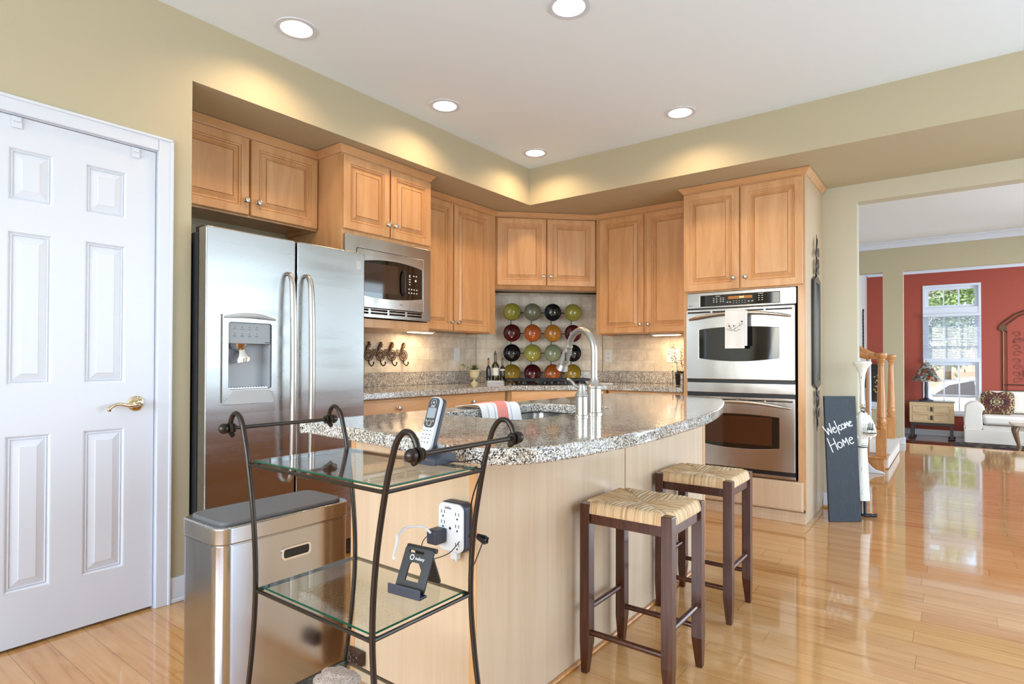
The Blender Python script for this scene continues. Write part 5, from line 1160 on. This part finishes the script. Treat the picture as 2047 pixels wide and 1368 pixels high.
# lamp
lp = thing('table_lamp', 'table lamp with coloured stained-glass shade on the blond chest', 'lamp', (2.50,7.15,.4575))
b = B(); b.lathe([(0,0),(.105,0),(.10,.012),(.06,.025),(.028,.045),(.022,.08),(.026,.20),(.022,.30),(.014,.36),(.010,.52),(.0,.52)]); obj('base', b, mat('dark_pewter', srgb(66,64,66), .35, .7), lp)
SH = mat('stained_glass', srgb(200,200,180), .25, **{'Transmission Weight': .25}); SH.node_tree.nodes['Principled BSDF'].inputs['Emission Strength'].default_value = 0
_q = N(SH, 'ShaderNodeTexVoronoi', Scale=26); _s2 = N(SH, 'ShaderNodeSeparateColor'); L(SH, _q.outputs['Color'], _s2.inputs[0]); _tc2 = N(SH, 'ShaderNodeTexCoord'); L(SH, _tc2.outputs['Object'], _q.inputs['Vector'])
_w = ramp(SH, [(0, srgb(178,50,34)), (.18, srgb(214,206,188)), (.42, srgb(96,112,72)), (.58, srgb(206,204,200)), (.74, srgb(216,138,66)), (.86, srgb(150,150,140))], 'CONSTANT'); L(SH, _s2.outputs[0], _w.inputs[0])
_q2 = N(SH, 'ShaderNodeTexVoronoi', Scale=26, feature='DISTANCE_TO_EDGE'); L(SH, _tc2.outputs['Object'], _q2.inputs['Vector']); _g = N(SH, 'ShaderNodeMath', operation='GREATER_THAN'); _g.inputs[1].default_value = .045; L(SH, _q2.outputs['Distance'], _g.inputs[0])
_m = N(SH, 'ShaderNodeMix', data_type='RGBA'); L(SH, _g.outputs[0], _m.inputs[0]); _m.inputs[6].default_value = srgb(40,40,36); L(SH, _w.outputs[0], _m.inputs[7]); L(SH, _m.outputs[2], bsdf(SH).inputs['Base Color'])
t = bmesh.new(); pr_ = [(.205,.335),(.19,.365),(.16,.42),(.13,.49),(.10,.545),(.075,.575),(.062,.60),(.05,.635),(.03,.645)]; nn = 48; rs = []
for r_, z_ in pr_:
    rs.append([t.verts.new(((r_+(.006*math.cos(i/nn*2*PI*8) if z_ < .4 else 0))*math.cos(2*PI*i/nn), (r_+(.006*math.cos(i/nn*2*PI*8) if z_ < .4 else 0))*math.sin(2*PI*i/nn), z_-(.016*abs(math.cos(i/nn*PI*8)) if z_ < .34 else 0))) for i in range(nn)])
for a, c_ in zip(rs, rs[1:]):
    for i in range(nn): t.faces.new((a[i], a[(i+1) % nn], c_[(i+1) % nn], c_[i]))
bmesh.ops.solidify(t, geom=t.faces[:], thickness=.003); b = B(); b.b = t; obj('lamp_shade', b, SH, lp)
b = B(); b.lathe([(0,.52),(.006,.52),(.006,.66),(.012,.67),(.008,.69),(0,.70)]); obj('finial', b, BRASS, lp)
# sofa
CREAM = paint('cream_upholstery', srgb(226,216,204), .85, .1)
sf = thing('sofa', 'cream slipcovered sofa with rolled arms against the red wall', 'sofa', (4.05,7.14,-.18))
def cush(b, x0, x1, y0, y1, z0, z1, r=.04):
    b.box(x0,x1,y0,y1,z0,z1,r,4)
b = B(); cush(b,-.82,.82,-.34,.38,.15,.30,.02); obj('base', b, CREAM, sf)
b = B(); b.box(-1.04,1.04,-.41,-.385,.015,.225,.006)
for v in b.b.verts: pass
b.box(-1.045,-1.02,-.385,.38,.015,.225,.006); b.box(1.02,1.045,-.385,.38,.015,.225,.006); obj('skirt', b, CREAM, sf)
for sx in (-1,1):
    b = B(); b.prism(smooth2([(-.10,.225),(.10,.225),(.105,.50),(.09,.60),(.0,.655),(-.10,.63),(-.145,.55),(-.11,.49)],5,True), -.39, .30, bev=.015, M=Matrix(((sx,0,0,sx*.93),(0,0,1,0),(0,1,0,0),(0,0,0,1))))
    obj('arm', b, CREAM, sf, 60)
for k in range(2): b = B(); cush(b,-.815+k*.82,-.005+k*.82,-.40,.18,.305,.455,.05); obj('seat_cushion', b, CREAM, sf, 60)
for k in range(2):
    b = B(); cush(b,-.80+k*.81,-.005+k*.81,.13,.30,.46,.82,.07); o = obj('back_cushion', b, CREAM, sf, 60)
b = B(); cush(b,-.86,.86,.28,.42,.15,.74,.06); obj('backrest', b, CREAM, sf, 60)
RUGP = mat('ornate_pillow_fabric', srgb(70,34,28), .9)
_tc3 = N(RUGP, 'ShaderNodeTexCoord'); _v1 = N(RUGP, 'ShaderNodeVectorMath', operation='ABSOLUTE'); L(RUGP, _tc3.outputs['Object'], _v1.inputs[0]); _ln_ = N(RUGP, 'ShaderNodeVectorMath', operation='LENGTH'); L(RUGP, _v1.outputs[0], _ln_.inputs[0])
_q = N(RUGP, 'ShaderNodeTexVoronoi', Scale=34); L(RUGP, _v1.outputs[0], _q.inputs['Vector']); _wv = N(RUGP, 'ShaderNodeMath', operation='MULTIPLY_ADD'); L(RUGP, _ln_.outputs['Value'], _wv.inputs[0]); _wv.inputs[1].default_value = 7; L(RUGP, _q.outputs['Distance'], _wv.inputs[2])
_fr = N(RUGP, 'ShaderNodeMath', operation='FRACT'); L(RUGP, _wv.outputs[0], _fr.inputs[0])
_w = ramp(RUGP, [(0, srgb(204,180,130)), (.14, srgb(46,34,34)), (.42, srgb(104,34,28)), (.6, srgb(40,30,32)), (.74, srgb(150,118,76)), (.82, srgb(60,28,26))], 'CONSTANT'); L(RUGP, _fr.outputs[0], _w.inputs[0]); L(RUGP, _w.outputs[0], bsdf(RUGP).inputs['Base Color'])
pw_ = thing('throw_pillow', 'dark patterned square pillow leaning in the corner of the sofa', 'pillow', (3.43,7.12,.46), math.radians(-6), rx=math.radians(-14))
t = bmesh.new(); bmesh.ops.create_uvsphere(t, u_segments=48, v_segments=24, radius=1)
for v in t.verts:
    p = v.co.copy(); f_ = lambda a: math.copysign(abs(a)**.42, a)
    q_ = 1-.10*(1-abs(p.x))*(abs(p.z) > .5)-.0
    v.co = Vector((f_(p.x)*.215, p.y*.075*(1-.2*abs(p.x)), f_(p.z)*.195))
for v in t.verts:
    if v.co.z > .1: v.co.z -= .035*max(0, 1-abs(v.co.x)/.11)
b = B(); b.b = t; obj('pillow_cover', b, RUGP, pw_, 80)
rg = thing('area_rug', 'dark patterned rug in front of the sofa', 'rug', (4.30,6.05,-.18))
RG = mat('dark_patterned_rug', srgb(50,44,42), .95); _q = N(RG, 'ShaderNodeTexVoronoi', Scale=16); _w = ramp(RG, [(.0, srgb(180,160,124)), (.25, srgb(40,36,36)), (.6, srgb(70,44,40)), (.8, srgb(120,100,76))], 'CONSTANT'); L(RG, _q.outputs['Distance'], _w.inputs[0]); L(RG, _w.outputs[0], bsdf(RG).inputs['Base Color'])
b = B(); b.box(-1.42,1.5,-.60,.72,.0005,.010,.003); obj('rug_field', b, RG, rg); 
tb_ = thing('coffee_table', 'bleached wood table with curved legs at the right edge, in front of the sofa', 'table', (4.02,6.02,-.169))
b = B(); b.prism(rrect(-.50,.50,-.26,.26,.05,5), .38, .41, bev=.006); obj('table_top', b, WHITEWOOD, tb_)
b = B(); b.box(-.44,.44,-.21,-.19,.31,.379); b.box(-.44,.44,.19,.21,.31,.379); b.box(-.44,-.42,-.19,.19,.31,.379); b.box(.42,.44,-.19,.19,.31,.379); obj('apron', b, WHITEWOOD, tb_)
for sx in (-1,1):
    for sy in (-1,1): b = B(); b.tube([(sx*.42,sy*.19,.375),(sx*.445,sy*.205,.30),(sx*.425,sy*.195,.18),(sx*.40,sy*.185,.07),(sx*.425,sy*.195,.012)], [.028,.032,.022,.015,.02], 10, 5); 
    
    if True: pass
for sx in (-1,1):
    for sy in (-1,1):
        b = B(); b.tube([(sx*.42,sy*.19,.375),(sx*.445,sy*.205,.30),(sx*.425,sy*.195,.18),(sx*.40,sy*.185,.07),(sx*.425,sy*.195,.017)], [.028,.032,.022,.015,.016], 10, 5); obj('leg', b, wood('weathered_leg_wood', srgb(110,84,60), srgb(140,110,82), srgb(166,136,104)) if (sx,sy) == (-1,-1) else bpy.data.materials['weathered_leg_wood'], tb_)
# wall panel art
wa = thing('wall_panel', 'arched wrought iron wall ornament on the red wall above the sofa', 'wall decor', (3.98,YL-.018,.64))
hwid = .45
ap = [(-hwid,0),(-hwid,.98),(-hwid-.035,1.02),(-hwid-.035,1.08),(-hwid-.01,1.12),(-.30,1.26),(-.14,1.33),(0,1.40),(.14,1.33),(.30,1.26),(hwid+.01,1.12),(hwid+.035,1.08),(hwid+.035,1.02),(hwid,.98),(hwid,0)]
b = B(); b.tube([(x,0,z) for x, z in ap]+[(-hwid,0,0)], .011, 8); b.tube([(x*.86,0,.09+z*.90) for x, z in ap if z > .9], .009, 8); b.tube([(-hwid,0,.10),(hwid,0,.10)], .008, 8); b.tube([(-hwid+.05,0,0),(-hwid+.05,0,1.0)], .005, 6); b.tube([(hwid-.05,0,0),(hwid-.05,0,1.0)], .005, 6)
for sx in (-1,1): b.box(sx*(hwid+.0)-.055,sx*(hwid+.0)+.055,-.012,.012,1.0,1.08,.004)
obj('iron_frame', b, BRONZE, wa)
b = B()
for sx in (-1,1):
    for k in range(4):
        cz = .22+k*.22; cx = sx*.26
        for q_ in (1,-1): b.tube([(cx+q_*(.02+.035*(1-i/14))*math.cos(i*.45)*sx, 0, cz+q_*.05+(.045*(1-i/14)+.01)*math.sin(i*.45)) for i in range(14)], .005, 6)
b.tube([(0,0,.10),(0,0,1.25)], .006, 6); b.tube([(-.30,0,.80),(-.2,0,.84),(0,0,.82),(.2,0,.84),(.30,0,.80)], .016, 8, 4); obj('scrollwork', b, wood('rusty_iron', srgb(120,62,50), srgb(146,78,64), srgb(160,92,74)), wa)
b = B(); b.lathe([(.0,.18),(.018,.20),(.02,.24),(.04,.27),(.03,.31),(.05,.34),(.02,.37),(.014,.42),(0,.43)], (-.11,-.03,0), 16); b.tube([(-.11,-.02,.43),(-.11,-.004,.70)], .004, 6)
for a in range(5): q_ = 2*PI*a/5; b.tube([(-.11,-.03,.30),(-.11+.04*math.cos(q_),-.03+.03*math.sin(q_),.32),(-.11+.05*math.cos(q_),-.03+.03*math.sin(q_),.28)], .006, 6, 3)
obj('pendant_ornament', b, GOLD, wa)
# black hanging ornament on the grey side wall
ho = thing('wall_hanging', 'black wrought iron hanging on the grey wall beyond the stairs', 'wall decor', (1.589,6.92,1.28), PI/2)
b = B(); b.tube([(.0,-.012,0),(.01,-.012,.3),(-.005,-.012,.6),(.0,-.012,.72),(.03,-.012,.76),(.05,-.012,.73)], .010, 8, 5)
for k in range(22): b.tube([(0,-.012,.03+k*.03),((-1)**k*.035,-.016,.045+k*.03),((-1)**k*.045,-.012,.025+k*.03)], [.008,.008,.003], 6, 3)
obj('iron_vine', b, IRONB, ho)
# dark display cabinet with gold leaves seen between the balusters
dc = thing('display_cabinet', 'dark wooden cabinet behind the half wall, seen between the stair balusters', 'cabinet', (1.868,7.28,-.18))
b = B(); b.box(-.26,.26,-.20,.22,.03,1.22,.004); b.box(-.265,.265,-.21,.23,1.2205,1.25,.004); b.box(-.26,.26,-.205,.22,.0005,.03); obj('case', b, DARKWOOD, dc)
for sx in (-1,1):
    b = B(); b.rings(-.25 if sx < 0 else .006, -.006 if sx < 0 else .25, .08, 1.18, [(0,0),(0,-.012),(.03,-.014),(.035,-.006),(.04,-.006)]); d_ = obj('door', b, DARKWOOD, dc, 20, (0,-.2015,0)); k = B(); k.sph((sx*.02,-.022,.62),.010,10); obj('knob', k, BRASS, d_)
gp = thing('gold_leaf_sprig', 'gold leaf sprig in a dark vase on the half wall ledge', 'ornament', (2.03,4.53,.556))
b = B(); b.lathe([(0,0),(.028,0),(.034,.03),(.02,.08),(.014,.11),(0,.11)]); obj('vase', b, DARKWOOD, gp)
b = B(); b2 = B()
for k in range(16):
    a = rnd.uniform(-1,1)*.05; p = Vector((a, rnd.uniform(-.03,.03), .11+rnd.uniform(.02,.26))); leafbm(b, p, (rnd.uniform(-1,1),rnd.uniform(-1,.3),rnd.uniform(-.2,1)), .045, .014, (0,1,.1))
    if k < 6: b2.tube([(0,0,.10), p], .0013, 5)
obj('gold_leaves', b, GOLD, gp, 0); obj('stems', b2, IRONB, gp)
pf = thing('picture_frame', 'silver picture frame standing on the half wall ledge behind the chef statue', 'picture frame', (1.885,4.52,.556), .2, rx=math.radians(-10))
b = B(); b.prism(rrect(-.05,.05,0.001,.19,.003,2), 0, .012, [rrect(-.038,.038,.013,.178,.002,2)], M=XZ); obj('frame', b, CHROME, pf); b = B(); b.box(-.038,.038,-.006,-.002,.013,.178); obj('picture', b, mat('grey_print', srgb(150,150,154), .3), pf)

# ------------------------------------------------------------------ outdoors beyond the window
GZ = -.85
GRASS = mat('lawn', srgb(96,120,62), .9); _q = N(GRASS, 'ShaderNodeTexNoise', Scale=6, Detail=6); _w = ramp(GRASS, [(.3, srgb(70,92,46)), (.7, srgb(128,146,84))]); L(GRASS, _q.outputs[0], _w.inputs[0]); L(GRASS, _w.outputs[0], bsdf(GRASS).inputs['Base Color'])
b = B(); b.box(-40, 60, 9.0, 80, GZ-.1, GZ); o = struct('ground', b, GRASS)
b = B(); b.box(-40, 60, 12.5, 19.5, GZ+.0, GZ+.02); o = struct('street', b, mat('asphalt', srgb(120,120,122), .85))
BARK = mat('bark', srgb(84,70,56), .9)
LEAFM = [mat('leaf_green', srgb(112,134,80), .6, **{'Transmission Weight': .0}), mat('leaf_dark_green', srgb(74,94,60), .6), mat('leaf_yellow_green', srgb(150,168,76), .6)]
def tree(lb, x, y, h, cr, m, seed):
    r = random.Random(seed); t = thing('tree', lb, 'tree', (x, y, GZ), 0, 'trees across the street')
    b = B(); b.tube([(0,0,0),(.05,0,h*.3),(0,.05,h*.6),(0,0,h*.85)], [.16,.13,.09,.03], 10, 3)
    for k in range(7): a = r.uniform(0,2*PI); z_ = h*r.uniform(.35,.7); b.tube([(0,0,z_),(cr*.6*math.cos(a),cr*.6*math.sin(a),z_+h*.18)], [.05,.015], 6)
    obj('trunk', b, BARK, t)
    tb2 = bmesh.new(); cl = [(Vector((r.gauss(0,cr*.42), r.gauss(0,cr*.42), h*.62+r.gauss(0,h*.17))), r.uniform(.45,.9)) for _ in range(30)]
    for _ in range(5200):
        c_, rr_ = r.choice(cl); d = Vector((r.gauss(0,1),r.gauss(0,1),r.gauss(0,1))).normalized(); p = c_+d*rr_*r.uniform(.6,1); s_ = .10
        u_ = Vector((r.gauss(0,1),r.gauss(0,1),r.gauss(0,1))).normalized(); v_ = u_.cross(d).normalized()
        tb2.faces.new([tb2.verts.new(p), tb2.verts.new(p+u_*s_+v_*s_*.5), tb2.verts.new(p+u_*s_*2), tb2.verts.new(p+u_*s_-v_*s_*.5)])
    b = B(); b.b = tb2; obj('foliage', b, m, t, 0)
tree('broad bright green tree filling the middle of the living room window', 4.4, 23.5, 6.6, 3.0, LEAFM[0], 1)
tree('dark green tree at the left side of the living room window', 1.0, 22.0, 5.4, 2.6, LEAFM[1], 2)
tree('yellow-green tree behind the others in the upper window panes', 7.2, 27.0, 9.5, 3.6, LEAFM[2], 3)
tree('tall leafy tree whose crown shows in the transom panes', 2.6, 30.0, 10.5, 4.2, LEAFM[0], 4)
hs = thing('house', 'brick and white-trimmed house front across the street', 'house', (4.5,34,GZ))
BRK = mat('red_brown_brick', srgb(176,150,134), .9); 
b = B(); b.box(-9,9,0,8,0,2.8); obj('wall', b, BRK, hs); b = B(); b.box(-9,9,.001,8,2.81,5.4); obj('upper_wall', b, WHITE, hs)
b = B(); b.prism([(-9.5,-.4),(9.5,-.4),(9.5,8.4),(-9.5,8.4)], 5.41, 5.6)
for v in b.b.verts:
    pass
t = bmesh.new(); vs = [t.verts.new(p) for p in ((-9.5,-.4,5.61),(9.5,-.4,5.61),(9.5,8.4,5.61),(-9.5,8.4,5.61),(-9.5,4,8.2),(9.5,4,8.2))]
for f_ in ((0,1,5,4),(3,2,5,4),(0,3,4),(1,2,5),(0,1,2,3)): t.faces.new([vs[i] for i in f_])
b2 = B(); b2.b = t; obj('roof', b2, mat('grey_shingle', srgb(96,94,96), .9), hs, 0); obj('eaves', b, WHITE, hs)
for k in range(5):
    for z_ in (.9,3.4): b = B(); b.box(-7.5+k*3.4,-6.3+k*3.4,-.05,-.001,z_,z_+1.5); f_ = obj('window', b, WHITE, hs, 0); b = B(); b.box(-7.4+k*3.4,-6.4+k*3.4,-.06,-.051,z_+.1,z_+1.4); obj('pane', b, BLACKG, f_, 0)
# parked car
car = thing('car', 'white car parked in the street outside the living room window', 'car', (3.9,14.2,GZ+.02), 0)
CARW = mat('white_car_paint', srgb(232,234,238), .15, **{'Coat Weight': .8}); TY = mat('tyre_rubber', srgb(26,26,28), .8)
side = smooth2([(-2.25,.35),(-2.28,.75),(-2.1,.98),(-1.75,1.05),(-1.2,1.42),(-.5,1.56),(.4,1.55),(.95,1.30),(1.25,1.02),(1.95,.92),(2.25,.78),(2.3,.40),(2.0,.26),(-2.0,.26)], 5, True)
b = B(); b.prism(side, -.88, .88, bev=.06, M=XZ); bdy = obj('body', b, CARW, car, 50)
for v in bdy.data.vertices:
    if v.co.z > 1.0: v.co.y *= 1-(v.co.z-1.0)*.45
GL2 = mat('dark_car_glass', srgb(40,46,54), .04)
for s_ in (-1,1):
    for pts_ in ([(-1.5,1.06),(-1.12,1.36),(-.62,1.48),(-.58,1.06)], [(-.50,1.06),(-.50,1.49),(.28,1.48),(.30,1.06)], [(.38,1.06),(.36,1.47),(.78,1.30),(1.02,1.06)]):
        b = B(); y_ = lambda z: s_*(.882)*(1-(z-1.0)*.45)+s_*.006
        t = bmesh.new(); o1 = [t.verts.new((x,y_(z),z)) for x, z in pts_]; t.faces.new(o1); bmesh.ops.solidify(t, geom=t.faces[:], thickness=.01); b.b = t; obj('window', b, GL2, car, 0)
for x_ in (-1.4,1.4):
    for s_ in (-1,1): b = B(); b.cyl((x_,s_*.70,.33),(x_,s_*.90,.33),.33,n=32); w_ = obj('wheel', b, TY, car); b = B(); b.cyl((x_,s_*.895,.33),(x_,s_*.912,.33),.21,n=24); obj('hubcap', b, CHROME, w_)
